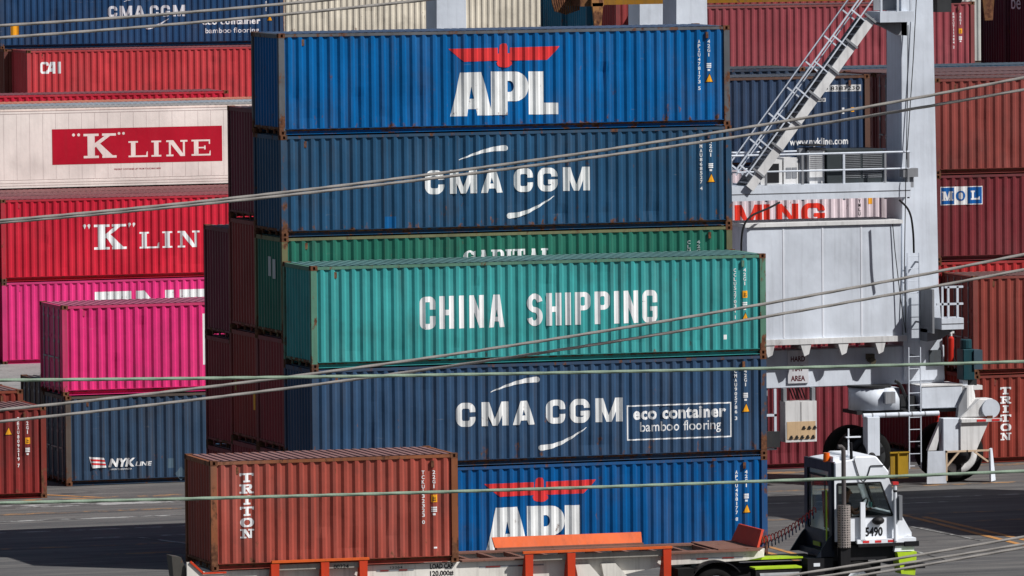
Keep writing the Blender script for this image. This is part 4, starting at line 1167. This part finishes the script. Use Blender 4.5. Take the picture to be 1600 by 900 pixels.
# ---------------------------------------------------------------- spreader
sp = empty('crane_spreader', (23.6, 30.0, 13.45), 'dark yellow container spreader hanging in the crane at the top edge', 'spreader')
YS = paint('spreader_yellow', (.24, .115, .012), .35, .6, .55); BR = paint('spreader_rust', (.16, .075, .03), .7, .5, .6)
def spp(name, mb, mat, par=sp): return link(name, mb.mesh(name), mat, par)
spp('main_beam', MB().box(-5.8, 4.2, -.5, .5, .02, .85), YS)
spp('end_beam', MB().box(-6.4, -5.85, -1.15, 1.15, .0, .4), BR)
spp('end_beam', MB().box(5.3, 6.2, -1.15, 1.15, .1, .6), YS)
spp('telescopic_arm', MB().box(4.2, 5.6, -.3, .3, .2, .7), BR)
hz = MB()
for k in range(12):
    hz.tube([(-7.0 + .075 * k, -.3 + .01 * k, .55), (-6.98 + .072 * k, -.35, .1), (-6.9 + .066 * k, -.35, -.25 + .02 * abs(k - 5))], .03, n=6)
spp('hose_bundle', hz, BR)
spp('guide_flap', MB().hexa([(-6.0, -1.3, -.75), (-5.82, -1.3, -.75), (-5.82, -1.22, -.75), (-6.0, -1.22, -.75)], [(-6.08, -1.3, .1), (-5.74, -1.3, .1), (-5.74, -1.2, .1), (-6.08, -1.2, .1)]).box(-6.1, -5.72, -1.3, -1.16, .0, .28), paint('guide_orange', (.30, .14, .05), .5, .5))
spp('guide_flap', MB().hexa([(6.25, -1.3, -.62), (6.5, -1.3, -.62), (6.5, -1.22, -.62), (6.25, -1.22, -.62)], [(6.18, -1.3, 0), (6.55, -1.3, 0), (6.55, -1.2, 0), (6.18, -1.2, 0)]).box(5.95, 6.55, -1.3, -1.1, .0, .32), BR)
spp('twistlock_arm', MB().box(4.75, 5.2, -1.25, -.9, -.35, .45).prism([(4.7, .4), (5.9, .4), (5.6, -.1), (5.2, -.1)], -1.0, -.6), DGR)
for x in (-4.5, 3.2):
    spp('hoist_rope', MB().cyl((x, 0, .85), (x, 0, 4.0), .02, n=6).cyl((x + .3, 0, .85), (x + .3, 0, 4.0), .02, n=6), DGR)

# ------------------------------------------------------- trailer and tractor
TH = -.03; TX, TY = -6.22, -12.02
def frame_obj(name, label, cat, z=0):
    return empty(name, (TX, TY, z), label, cat, None, TH)
tl = frame_obj('container_trailer', 'long white yard trailer with orange guide rails carrying the brown container', 'trailer')
TW = paint('trailer_white', alb(218, 214, 206, 1.0), .35, .5, .5); TR = paint('trailer_rust', (.20, .10, .075), .6, .5, .6)
ORG = paint('guide_orange_paint', (.66, .115, .025), .42, .35, .5); ORR = paint('guide_red_paint', (.55, .05, .018), .12, .2, .5)
def tp(name, mb, mat, par=tl, bevel=0): return mb.build(name, mat, par, False, bevel)
for y0, y1 in ((.12, .3), (2.05, 2.23)):
    tp('side_beam', MB().prism([(-.4, 1.355), (11.3, 1.355), (13.7, 1.36), (13.75, 1.2), (13.3, 1.13), (12.2, 1.1), (11.2, 1.08), (10.2, .9), (9.4, .62), (-.2, .62), (-.4, .8)], y0, y1), TW, tl, .008)
    tp('top_flange', MB().box(6.15, 13.6, y0 - .1, y1 + .1, 1.36, 1.40), TR)
for k in range(11):
    x = 6.4 + k * .68
    tp('cross_member', MB().box(x, x + .1, .5, 1.95, 1.28, 1.385), TR)
for k in range(6): tp('cross_member', MB().box(.2 + k, .3 + k, .4, 2.05, 1.1, 1.3), TW)
tp('front_plate', MB().box(12.6, 13.72, .16, 2.28, 1.402, 1.425), TR)
tp('end_guide', MB().hexa([(13.58, .18, 1.43), (13.64, .18, 1.43), (13.64, 2.15, 1.43), (13.58, 2.15, 1.43)], [(13.74, .3, 1.84), (13.8, .3, 1.84), (13.8, 2.05, 1.84), (13.74, 2.05, 1.84)]), ORR)
tp('nose_plate', MB().prism([(13.4, 1.13), (13.76, 1.2), (13.78, 1.4), (13.5, 1.4)], .2, .24), TW)
for (x0, x1), posts in (((1.42, 3.8), (1.5, 2.72, 3.66)), ((7.6, 11.32), (7.75, 8.8, 11.2))):
    tp('guide_rail', MB().box(x0, x1, -.2, -.1, 1.52, 1.575), ORG)
    for x in posts: tp('guide_post', MB().hexa([(x - .09, -.18, .8), (x + .09, -.18, .8), (x + .09, .2, .8), (x - .09, .2, .8)], [(x - .1, -.19, 1.5), (x + .1, -.19, 1.5), (x + .1, -.1, 1.5), (x - .1, -.1, 1.5)]), ORR)
    tp('rail_filler', MB().box(x0 + .2, x1 - .2, -.1, -.06, 1.34, 1.47), paint('dirty_grey', (.30, .28, .25), .4, .6))
tp('far_guide', MB().hexa([(7.69, 2.42, 1.44), (11.4, 2.42, 1.44), (11.4, 2.52, 1.44), (7.69, 2.52, 1.44)], [(7.65, 2.55, 1.68), (11.42, 2.55, 1.68), (11.42, 2.6, 1.68), (7.65, 2.6, 1.68)]), ORG)
tp('far_guide_base', MB().box(7.7, 11.4, 2.3, 2.5, 1.3, 1.44), TR)
tp('far_guide', MB().hexa([(1.4, 2.47, 1.30), (3.8, 2.47, 1.30), (3.8, 2.52, 1.30), (1.4, 2.52, 1.30)], [(1.4, 2.55, 1.5), (3.8, 2.55, 1.5), (3.8, 2.6, 1.5), (1.4, 2.6, 1.5)]), ORG)
for x in (8.95, 9.6): tp('gusset', MB().prism([(x, 1.2), (x + .35, 1.2), (x + .75, .75), (x + .1, .7)], -.02, .1), TW)
tp('rear_guide', MB().hexa([(-.9, .1, 1.25), (-.5, .1, 1.22), (-.5, .5, 1.22), (-.9, .5, 1.25)], [(-.95, .05, 1.76), (-.72, .05, 1.72), (-.72, .55, 1.72), (-.95, .55, 1.76)]), paint('rear_guide_grey', (.075, .07, .062), .5, .6))
tp('rear_guide_edge', MB().bar((-.52, -.02, 1.62), (-.22, -.02, 1.34), .05, .04, (0, 1, 0)).box(-.24, .35, -.04, .0, 1.31, 1.35), ORR)
tp('rear_plate', MB().prism([(-.6, 1.6), (-.45, 1.6), (-.2, 1.3), (.3, 1.3), (.3, .9), (-.6, .9)], .0, .06), TW)
for x in (.9, 2.2):
    for y in (.1, 1.75):
        wq = MB().lathe((x, y, .5), (0, 1, 0), [(.05, .28), (0, .32), (.03, .46), (.1, .5), (.5, .5), (.58, .44), (.6, .3)], n=28).build('wheel', RUB, tl, True)
        MB().lathe((x, y + .02, .5), (0, 1, 0), [(.1, 0), (.1, .2), (0, .22), (0, .31)], n=24).build('rim', TW, wq, True)
tp('axle_beam', MB().box(.3, 2.8, .6, 1.9, .4, .62), DGR)
for a, b in ((4.06, 4.98), (6.6, 8.2), (11.9, 13.2)):
    rfl = tp('reflector_strip', MB().box(a, b, .112, .119, 1.2, 1.235), GRY)
    n_ = 2
    for q in range(n_): tp('reflector', MB().box(a + (b - a) * (q + .2) / n_, a + (b - a) * (q + .65) / n_, .106, .111, 1.202, 1.233), paint('dull_red', (.2, .03, .03), .1, .4), rfl)
drape('lettering', fit('LOAD CAP', 5.38, 5.95, 1.22, .12, .035), BLK, tl, None, None, .004, y=.12)
drape('lettering', fit('120,000#', 5.38, 5.96, 1.05, .12, .03), BLK, tl, None, None, .004, y=.12)
drape('lettering', join(fit('12264', 4.4, 4.7, 1.26, .05, .01)), BLK, tl, None, None, .004, y=.12)
drape('lettering', join(fit('00224', 2.95, 3.32, 1.33, .1, .02)), BLK, tl, None, None, .004, y=-.1)
c = container('short rust brown container riding on the trailer in the foreground', TX, TY, 1.37, L20, H6, BROWN, rust=.45, dirt=.65, frame=alb(150, 92, 62), rz=TH)
triton(c, .885, 2.28, .215, .264, .33)
codes(c, 'TCKU132323 0', '22G1', x=5.2, z=2.2, square=True, tri=False, h=.09)
mark(c, 'notice_sticker', [rect(5.45, .34, 5.53, .38)], CLEAN)

tk = frame_obj('yard_tractor', 'white and black yard tractor with 5490 on its side pulling the trailer', 'truck')
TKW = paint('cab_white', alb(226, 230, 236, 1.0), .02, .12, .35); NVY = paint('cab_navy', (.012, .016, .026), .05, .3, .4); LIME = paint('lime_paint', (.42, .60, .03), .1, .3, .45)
BKM = paint('black_metal', (.014, .014, .016), .15, .3, .5)
def kp(name, mb, mat, par=tk, bevel=0, smooth=False): return mb.build(name, mat, par, smooth, bevel)
# cab: outline along a, extruded across b; sides are frames with an opening
OUT = [(15.46, 1.52), (17.42, 1.52), (17.42, 1.68), (17.15, 2.14), (16.82, 3.06), (15.46, 3.06)]
WIN = [(15.54, 2.11), (16.93, 2.11), (16.63, 2.92), (15.54, 2.92)]
def side_panel(y):
    o = OUT; wv = WIN
    vs = [(x, y, z) for x, z in o] + [(x, y, z) for x, z in wv]
    fs = [(0, 1, 2, 3, 7, 6), (3, 4, 8, 7), (4, 5, 9, 8), (5, 0, 6, 9)]
    fs = [(0, 1, 2, 3, 7, 6), (3, 4, 8, 7), (4, 5, 9, 8), (5, 0, 6, 9)]
    return vs, fs
sp_ = MB()
for y in (-.1, -.05, 1.75, 1.8): sp_.add(*side_panel(y))
cabm = sp_
cab = kp('cab', cabm, TKW)
kp('floor_pan', MB().box(15.46, 17.36, -.05, 1.75, 1.45, 1.56), BKM, cab)
kp('dashboard', MB().box(16.75, 17.0, .0, 1.7, 1.56, 2.14), BKM, cab)
kp('hood', MB().prism([(17.0, 1.52), (17.425, 1.52), (17.425, 1.69), (17.155, 2.15), (17.0, 2.15)], -.045, 1.745), TKW, cab)
for y_, m_ in ((-.05, TKW), (1.74, BKM)): kp('windscreen_pillar', MB().bar((17.12, y_, 2.15), (16.8, y_, 3.06), .07, .07, (0, 1, 0)), m_, cab)
GLS = bpy.data.materials.new('tinted_glass'); GLS.use_nodes = True
gb = GLS.node_tree.nodes['Principled BSDF']; gb.inputs['Base Color'].default_value = (.86, .93, .91, 1); gb.inputs['Roughness'].default_value = .03; gb.inputs['Transmission Weight'].default_value = 1.0; gb.inputs['IOR'].default_value = 1.06
kp('side_window', MB().prism(WIN, -.08, -.07), GLS, cab)
kp('side_window', MB().prism(WIN, 1.77, 1.78), GLS, cab)
kp('windscreen', MB().hexa([(17.11, 0, 2.15), (17.115, 0, 2.15), (17.115, 1.7, 2.15), (17.11, 1.7, 2.15)], [(16.79, 0, 3.05), (16.795, 0, 3.05), (16.795, 1.7, 3.05), (16.79, 1.7, 3.05)]), GLS, cab)
gs = MB()
for (xa, za), (xb, zb) in zip(WIN, WIN[1:] + WIN[:1]): gs.bar((xa, -.105, za), (xb, -.105, zb), .035, .03, (0, 1, 0))
kp('window_seal', gs, BKM, cab)
kp('window_divider', MB().bar((16.1, 1.8, 2.12), (16.1, 1.8, 2.93), .05, .04, (0, 1, 0)), BKM, cab)
kp('seat', MB().hexa([(15.6, .5, 1.9), (15.8, .5, 1.9), (15.8, 1.1, 1.9), (15.6, 1.1, 1.9)], [(15.55, .5, 2.65), (15.68, .5, 2.65), (15.68, 1.1, 2.65), (15.55, 1.1, 2.65)]).box(15.6, 16.3, .5, 1.1, 1.78, 1.9), paint('seat_red', (.34, .05, .03), 0, .2), cab)
kp('steering_wheel', MB().tube([(16.5 + .1 * math.sin(t), .8 + .2 * math.cos(t), 2.3 + .17 * math.sin(t)) for t in [2 * PI * i / 16 for i in range(17)]], .018, n=6), BKM, cab)
kp('screen', MB().box(16.5, 16.52, .2, .4, 2.3, 2.42), plain('screen_green', (.1, .4, .35), .3), cab)
# roof
kp('roof', MB().prism([(15.46, 3.06), (16.82, 3.06), (16.86, 3.16), (16.52, 3.56), (15.98, 3.56), (15.94, 3.5), (15.46, 3.44)], -.12, 1.82), TKW, cab, bevel=.03)
kp('roof_rim', MB().box(15.44, 16.8, -.135, -.121, 3.045, 3.075), GRY, cab)
kp('roof_box', MB().box(15.5, 15.75, .1, .5, 3.44, 3.56), TKW, cab)
kp('hose_loop', MB().tube([(15.95 + .42 * t, -.14, 3.5 - .55 * math.sin(PI * min(t, 1) * .9) ) for t in [i / 10 for i in range(19)]], .012, n=6), BKM, cab)
kp('beacon', MB().cyl((15.42, .35, 3.42), (15.42, .35, 3.64), .085, .075, n=16), plain('beacon_orange', (.7, .12, .01), .3), cab)
kp('antenna', MB().cyl((16.0, .4, 3.5), (16.0, .4, 4.2), .02, n=6).box(15.93, 16.3, .35, .45, 3.98, 4.01), TKW, cab)
kp('antenna_mast', MB().cyl((15.93, -.05, 3.1), (15.9, -.05, 3.9), .04, n=8), BKM, cab)
# driver
def skin_body(name, V, E, mat, par, sub=2):
    me = bpy.data.meshes.new(name); me.from_pydata([v[:3] for v in V], E, [])
    o = bpy.data.objects.new(name, me); COL.objects.link(o)
    md = o.modifiers.new('skin', 'SKIN'); sd = o.modifiers.new('sub', 'SUBSURF'); sd.levels = sub
    for i, v in enumerate(V):
        me.skin_vertices[0].data[i].radius = (v[3], v[4] if len(v) > 4 else v[3])
    me.skin_vertices[0].data[0].use_root = True
    dg = bpy.context.evaluated_depsgraph_get()
    m2 = bpy.data.meshes.new_from_object(o.evaluated_get(dg))
    bpy.data.objects.remove(o)
    for p in m2.polygons: p.use_smooth = True
    m2.materials.clear()
    return link(name, m2, mat, par)
pr_ = empty('person', (TX + .14, TY, -.13), 'dark haired driver sitting inside the white yard tractor cab', 'person', None, TH)
SK = plain('skin', (.22, .11, .07), .6)
bx_, by_ = 15.95, .8
V = [(bx_, by_, 2.03, .15, .13), (bx_ - .02, by_, 2.25, .14, .12), (bx_ - .03, by_, 2.47, .16, .11), (bx_ - .02, by_, 2.56, .07), (bx_ + .0, by_, 2.62, .055), (bx_ + .02, by_, 2.70, .085, .075), (bx_ + .03, by_, 2.79, .09, .08), (bx_ + .02, by_, 2.86, .06)]
E_ = [(0, 1), (1, 2), (2, 3), (3, 4), (4, 5), (5, 6), (6, 7)]
for sgn in (-1, 1):
    n0 = len(V)
    V += [(bx_ - .02, by_ + sgn * .19, 2.47, .06), (bx_ + .1, by_ + sgn * .24, 2.25, .048), (bx_ + .38, by_ + sgn * .19, 2.33, .036), (bx_ + .46, by_ + sgn * .18, 2.36, .032, .02)]
    E_ += [(2, n0), (n0, n0 + 1), (n0 + 1, n0 + 2), (n0 + 2, n0 + 3)]
    for q in range(4):
        m0 = len(V)
        V += [(bx_ + .53, by_ + sgn * .17 + (q - 1.5) * .02, 2.385 - .004 * q, .0095), (bx_ + .56, by_ + sgn * .17 + (q - 1.5) * .02, 2.36, .009), (bx_ + .545, by_ + sgn * .17 + (q - 1.5) * .02, 2.335, .008)]
        E_ += [(n0 + 3, m0), (m0, m0 + 1), (m0 + 1, m0 + 2)]
    m0 = len(V)
    V += [(bx_ + .48, by_ + sgn * .13, 2.35, .011), (bx_ + .52, by_ + sgn * .115, 2.335, .009)]
    E_ += [(n0 + 3, m0), (m0, m0 + 1)]
    h0 = len(V)
    V += [(bx_ + .05, by_ + sgn * .1, 1.99, .09), (bx_ + .47, by_ + sgn * .12, 2.0, .065), (bx_ + .52, by_ + sgn * .12, 1.66, .045), (bx_ + .66, by_ + sgn * .12, 1.6, .04)]
    E_ += [(0, h0), (h0, h0 + 1), (h0 + 1, h0 + 2), (h0 + 2, h0 + 3)]
skin_body('body', V, E_, SK, pr_)
skin_body('shirt', [(bx_, by_, 2.03, .165, .145), (bx_ - .02, by_, 2.25, .155, .135), (bx_ - .03, by_, 2.46, .175, .125), (bx_ - .02, by_ - .19, 2.475, .075), (bx_ + .03, by_ - .215, 2.37, .064), (bx_ - .02, by_ + .19, 2.475, .075), (bx_ + .03, by_ + .215, 2.37, .064)],
          [(0, 1), (1, 2), (2, 3), (3, 4), (2, 5), (5, 6)], plain('dark_shirt', (.03, .035, .05), .8), pr_)
skin_body('hair', [(bx_ - .02, by_, 2.76, .085, .08), (bx_ - .005, by_, 2.83, .092, .085), (bx_ + .03, by_, 2.87, .07, .06)], [(0, 1), (1, 2)], plain('dark_hair', (.012, .01, .009), .7), pr_)
fz = MB()
for sgn in (-1, 1): fz.cyl((bx_ + .095, by_ + sgn * .032, 2.765), (bx_ + .118, by_ + sgn * .032, 2.765), .012, .008, n=8)
link('eye', fz.mesh('eye'), BLK, pr_)
link('nose', MB().hexa([(bx_ + .1, by_ - .015, 2.71), (bx_ + .145, by_ - .015, 2.715), (bx_ + .145, by_ + .015, 2.715), (bx_ + .1, by_ + .015, 2.71)], [(bx_ + .1, by_ - .008, 2.765), (bx_ + .118, by_ - .008, 2.765), (bx_ + .118, by_ + .008, 2.765), (bx_ + .1, by_ + .008, 2.765)]).mesh('nose'), SK, pr_)
link('mouth', MB().box(bx_ + .1, bx_ + .112, by_ - .025, by_ + .025, 2.672, 2.682).mesh('mouth'), plain('lip', (.16, .05, .04), .6), pr_)
for sgn in (-1, 1): link('ear', MB().cyl((bx_ + .02, by_ + sgn * .075, 2.75), (bx_ + .02, by_ + sgn * .095, 2.75), .03, .025, n=10).mesh('ear'), SK, pr_)
# shaded rear wall with window opening
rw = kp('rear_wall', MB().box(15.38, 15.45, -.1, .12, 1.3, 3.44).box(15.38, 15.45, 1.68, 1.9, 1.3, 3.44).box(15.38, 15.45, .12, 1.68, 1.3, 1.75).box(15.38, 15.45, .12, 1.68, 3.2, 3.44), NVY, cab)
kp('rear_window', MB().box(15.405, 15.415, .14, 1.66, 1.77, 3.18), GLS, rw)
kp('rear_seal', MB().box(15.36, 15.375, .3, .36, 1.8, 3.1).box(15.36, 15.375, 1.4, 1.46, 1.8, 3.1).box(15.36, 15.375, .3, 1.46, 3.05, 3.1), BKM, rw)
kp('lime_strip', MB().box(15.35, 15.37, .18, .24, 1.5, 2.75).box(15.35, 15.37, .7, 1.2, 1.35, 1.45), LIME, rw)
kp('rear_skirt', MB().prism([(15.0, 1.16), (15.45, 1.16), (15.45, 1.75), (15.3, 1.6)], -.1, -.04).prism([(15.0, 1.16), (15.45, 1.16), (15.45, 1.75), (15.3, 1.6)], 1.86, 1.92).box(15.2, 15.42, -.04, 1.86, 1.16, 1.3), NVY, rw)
# exhaust stack
ex = kp('exhaust_stack', MB().cyl((15.62, -.32, 2.38), (15.62, -.32, 3.72), .055, n=12).tube([(15.62, -.32, 3.7), (15.61, -.32, 3.78), (15.56, -.32, 3.83), (15.48, -.32, 3.83)], .055, n=10), paint('exhaust_steel', (.09, .08, .08), .5, .5), tk)
def shield_mat():
    m = bpy.data.materials.new('perforated_steel'); m.use_nodes = True
    nt = m.node_tree; b = nt.nodes['Principled BSDF']; tc = nt.nodes.new('ShaderNodeTexCoord')
    v = nt.nodes.new('ShaderNodeTexVoronoi'); v.inputs['Scale'].default_value = 17; v.inputs['Randomness'].default_value = .12
    r = nt.nodes.new('ShaderNodeMapRange'); r.inputs[1].default_value = .3; r.inputs[2].default_value = .42
    x = nt.nodes.new('ShaderNodeMix'); x.data_type = 'RGBA'; x.inputs[6].default_value = (.02, .018, .018, 1); x.inputs[7].default_value = (.33, .29, .27, 1)
    nt.links.new(tc.outputs['Object'], v.inputs['Vector']); nt.links.new(v.outputs['Distance'], r.inputs[0]); nt.links.new(r.outputs[0], x.inputs[0]); nt.links.new(x.outputs[2], b.inputs['Base Color'])
    b.inputs['Roughness'].default_value = .5; b.inputs['Metallic'].default_value = .3
    return m
kp('heat_shield', MB().cyl((15.62, -.32, 1.4), (15.62, -.32, 2.42), .16, n=24), shield_mat(), ex, smooth=False)
kp('exhaust_base', MB().box(15.5, 15.75, -.42, -.2, .9, 1.4), BKM, ex)
# front bodywork
kp('step_bar', MB().box(16.0, 17.5, -.2, -.1, 1.46, 1.56), TKW)
kp('step_edge', MB().box(16.02, 17.5, -.22, -.1, 1.38, 1.46), BKM)
for x in (16.14, 16.45, 16.78): kp('reflector', MB().box(x, x + .16, -.206, -.201, 1.475, 1.53), REDL)
kp('fender', MB().prism([(16.95, 1.24), (17.45, 1.24), (17.5, 1.56), (17.3, 1.62), (17.0, 1.5)], -.18, .1), TKW)
kp('bumper_pad', MB().box(17.2, 17.56, -.24, -.18, 1.36, 1.48), BKM)
kp('lime_bumper', MB().hexa([(17.1, -.25, .7), (17.45, -.25, .66), (17.5, .2, .66), (17.1, .2, .7)], [(17.0, -.25, 1.22), (17.5, -.25, 1.22), (17.55, .2, 1.22), (17.0, .2, 1.22)]), LIME)
kp('bumper_bar', MB().box(17.2, 17.7, -.28, 1.9, .82, .95), BKM)
mp = kp('mirror_post', MB().cyl((16.97, -.2, 1.5), (16.97, -.2, 2.85), .045, n=10), TKW)
kp('post_cap', MB().box(16.9, 17.04, -.26, -.14, 2.86, 2.93), REDL, mp); kp('post_band', MB().cyl((16.97, -.2, 2.68), (16.97, -.2, 2.73), .05, n=10), BKM, mp)
kp('mirror', MB().box(17.04, 17.12, -.3, -.1, 2.0, 2.6), GRY, mp)
kp('guard_post', MB().box(16.09, 16.21, -.2, -.13, 1.5, 2.46), TKW)
ah = MB().lathe((0, -.12, 0), (0, -1, 0), [(0, .0), (0, .14), (.06, .16), (.12, .12), (.14, 0)], n=20); ah.v = [(16.54 + x, y, 2.0 + z * .62) for x, y, z in ah.v]
kp('round_mirror', ah, BKM, smooth=True)
drape('lettering', fit('5490', 16.23, 16.68, 1.635, .21, .035), BLK, tk, None, None, .006, y=-.1)
kp('side_step', MB().box(15.42, 17.1, -.05, 1.8, 1.05, 1.42), BKM)
# rear frame, deck, wheels
kp('chassis_rail', MB().box(11.8, 16.8, .4, .58, .7, .95).box(11.8, 16.8, 1.3, 1.48, .7, .95), BKM)
kp('lime_deck', MB().box(12.7, 14.75, .2, .7, 1.13, 1.17), LIME)
kp('deck_plate', MB().box(12.75, 15.3, .7, 1.7, 1.05, 1.1), BKM)
bx = kp('battery_box', MB().box(13.4, 14.55, -.25, .15, .55, .93), BKM)
kp('lime_lid', MB().box(13.38, 14.56, -.27, .17, .94, .98), LIME, bx)
kp('tank_band', MB().cyl((13.5, -.1, .72), (14.5, -.1, .72), .2, n=16), GALV, bx)
kp('tool_box', MB().box(14.75, 15.4, -.15, .3, .6, 1.14), BKM)
kp('notice_plate', MB().box(14.9, 15.06, -.158, -.151, .95, 1.03), TKW)
for x in (12.45, 16.05):
    for y in (-.12, 1.5):
        wq = MB().lathe((x, y, .52), (0, 1, 0), [(.05, .28), (0, .33), (.03, .47), (.1, .52), (.42, .52), (.5, .46), (.52, .3)], n=32).build('wheel', RUB, tk, True)
        MB().lathe((x, y + .03, .52), (0, 1, 0), [(.12, 0), (.12, .2), (.02, .22), (0, .31)], n=24).build('rim', TKW, wq, True)
fd = MB()
pts = [(12.45 + .68 * math.cos(t), .55 + .6 * math.sin(t)) for t in [PI * (.18 + .74 * i / 12) for i in range(13)]]
for (xa, za), (xb, zb) in zip(pts, pts[1:]):
    fd.hexa([(xa, -.2, za), (xa, .45, za), (xb, .45, zb), (xb, -.2, zb)], [(xa, -.2, za + .03), (xa, .45, za + .03), (xb, .45, zb + .03), (xb, -.2, zb + .03)])
kp('rear_fender', fd, BKM)
kp('mud_flap', MB().box(11.45, 11.85, -.22, .4, .55, 1.02), RUB)
kp('hitch_plate', MB().prism([(11.6, .9), (13.3, 1.02), (13.2, 1.1), (11.9, 1.04)], .6, 1.9), BKM)
def coil(y, z0, z1, ph):
    out = []
    for i in range(301):
        t = i / 300; a = t * 2 * PI * 17 + ph
        out.append((13.85 + 1.5 * t, y + .07 * math.cos(a), z0 + (z1 - z0) * t - .12 * math.sin(PI * t) + .08 * math.sin(a)))
    return out
for nm, y, z0, z1, ph, col in (('red coiled air hose sagging from the trailer nose to the tractor cab', .9, 1.5, 2.25, 0, (.4, .02, .02)), ('blue coiled air hose sagging from the trailer nose to the tractor cab', 1.05, 1.32, 2.1, 1, (.02, .06, .2))):
    o = MB().tube(coil(y, z0, z1, ph), .012, n=5).build('air_hose', plain('hose_%s' % nm[:3], col, .4), None)
    o.location = (TX, TY, 0); o.rotation_euler = (0, 0, TH)
    tag(o, nm, 'hose', 'coiled air hoses')

# ---------------------------------------------------------- foreground lines
def ray(px, py):
    return CF + CR * ((px - 800) / 12485.3) + CU * ((450 - py) / 12485.3)
def at_y(px, py, y):
    d_ = ray(px, py); return CAM + d_ * ((y - CAM.y) / d_.y)
def rope_mat(name, col, s=60):
    m = bpy.data.materials.new(name); m.use_nodes = True
    nt = m.node_tree; b = nt.nodes['Principled BSDF']; tc = nt.nodes.new('ShaderNodeTexCoord')
    wv = nt.nodes.new('ShaderNodeTexWave'); wv.inputs['Scale'].default_value = s * .12; wv.inputs['Distortion'].default_value = 1.5
    n = nt.nodes.new('ShaderNodeTexNoise'); n.inputs['Scale'].default_value = 2.2; n.inputs['Detail'].default_value = 6
    mp_ = nt.nodes.new('ShaderNodeMapRange'); mp_.inputs[3].default_value = .62; mp_.inputs[4].default_value = 1.25
    v = nt.nodes.new('ShaderNodeVectorMath'); v.operation = 'SCALE'; v.inputs[0].default_value = col
    nt.links.new(tc.outputs['Object'], wv.inputs['Vector']); nt.links.new(tc.outputs['Object'], n.inputs['Vector'])
    a = nt.nodes.new('ShaderNodeMath'); a.operation = 'MULTIPLY_ADD'; a.inputs[1].default_value = .12
    nt.links.new(wv.outputs['Fac'], a.inputs[0]); nt.links.new(n.outputs['Fac'], a.inputs[2])
    nt.links.new(a.outputs[0], mp_.inputs[0]); nt.links.new(mp_.outputs[0], v.inputs[3]); nt.links.new(v.outputs[0], b.inputs['Base Color'])
    b.inputs['Roughness'].default_value = .8
    return m
RG = rope_mat('grey_rope', (.225, .21, .195)); RGN = rope_mat('green_rope', (.19, .255, .19))
def rope(label, px, r, mat, y=-95.0, group='ropes strung across the foreground'):
    # smooth line through the measured points, carried on well past both sides
    xs = [p[0] for p in px]; ys = [p[1] for p in px]
    m = len(px); deg = 2
    A = [[sum((x / 1000) ** (i + j) for x in xs) for j in range(deg + 1)] + [sum(yv * (x / 1000) ** i for x, yv in zip(xs, ys))] for i in range(deg + 1)]
    for i in range(deg + 1):
        p = max(range(i, deg + 1), key=lambda q: abs(A[q][i])); A[i], A[p] = A[p], A[i]
        for q in range(deg + 1):
            if q != i:
                f = A[q][i] / A[i][i]; A[q] = [u - f * v for u, v in zip(A[q], A[i])]
    cf = [A[i][deg + 1] / A[i][i] for i in range(deg + 1)]
    pts = [at_y(x, cf[0] + cf[1] * x / 1000 + cf[2] * x * x / 1e6, y) for x in range(-900, 2501, 6)]
    o0 = pts[0].copy()
    mb = MB().tube([p - o0 for p in pts], r, n=12)
    for i, p in enumerate(pts):        # three laid strands
        c0 = p - o0
        for k in range(12):
            q = Vector(mb.v[i * 12 + k]); th_ = 2 * PI * k / 12
            mb.v[i * 12 + k] = tuple(c0 + (q - c0) * (1 + .13 * math.cos(3 * th_ - i * .75)))
    o = mb.build('rope', mat, None, True)
    o.location = o0
    tag(o, label, 'rope', group)
rope('upper grey rope of the pair crossing the top left corner', [(0, 40), (240, 24), (380, 11.5), (520, -1)], .0185, RG, -97)
rope('lower grey rope of the pair crossing the top left corner', [(0, 59), (240, 41), (380, 28), (560, 11.5), (660, 0)], .0185, RG, -95)
rope('upper grey rope of the pair rising past the white swooshes', [(0, 345), (320, 314), (640, 276), (960, 233), (1240, 187), (1600, 121)], .0185, RG, -97)
rope('lower grey rope of the pair rising past the white swooshes', [(0, 348), (320, 318.5), (640, 283), (960, 242), (1240, 200), (1600, 140)], .0185, RG, -95)
rope('upper grey rope of the pair rising over the teal container', [(0, 641), (460, 587), (800, 540), (1220, 471), (1600, 397)], .0185, RG, -97)
rope('lower grey rope of the pair rising over the teal container', [(0, 659), (460, 605), (800, 558), (1220, 491), (1600, 421)], .0185, RG, -95)
rope('pale green rope running level across the middle of the photo', [(0, 594), (320, 591), (460, 589.6), (1130, 577), (1600, 565)], .0185, RGN, -105)
rope('pale green rope running across the brown container and tractor cab', [(0, 786), (300, 779), (720, 768), (1190, 752), (1600, 736)], .0185, RGN, -105)
rope('topmost grey rope of the three crossing the lower right corner', [(1240, 898), (1460, 863), (1600, 838.6)], .017, RG, -97)
rope('middle grey rope of the three crossing the lower right corner', [(1290, 900), (1460, 873), (1600, 850)], .017, RG, -96)
rope('lowest grey rope of the three crossing the lower right corner', [(1340, 900), (1460, 880), (1600, 855.6)], .017, RG, -95)
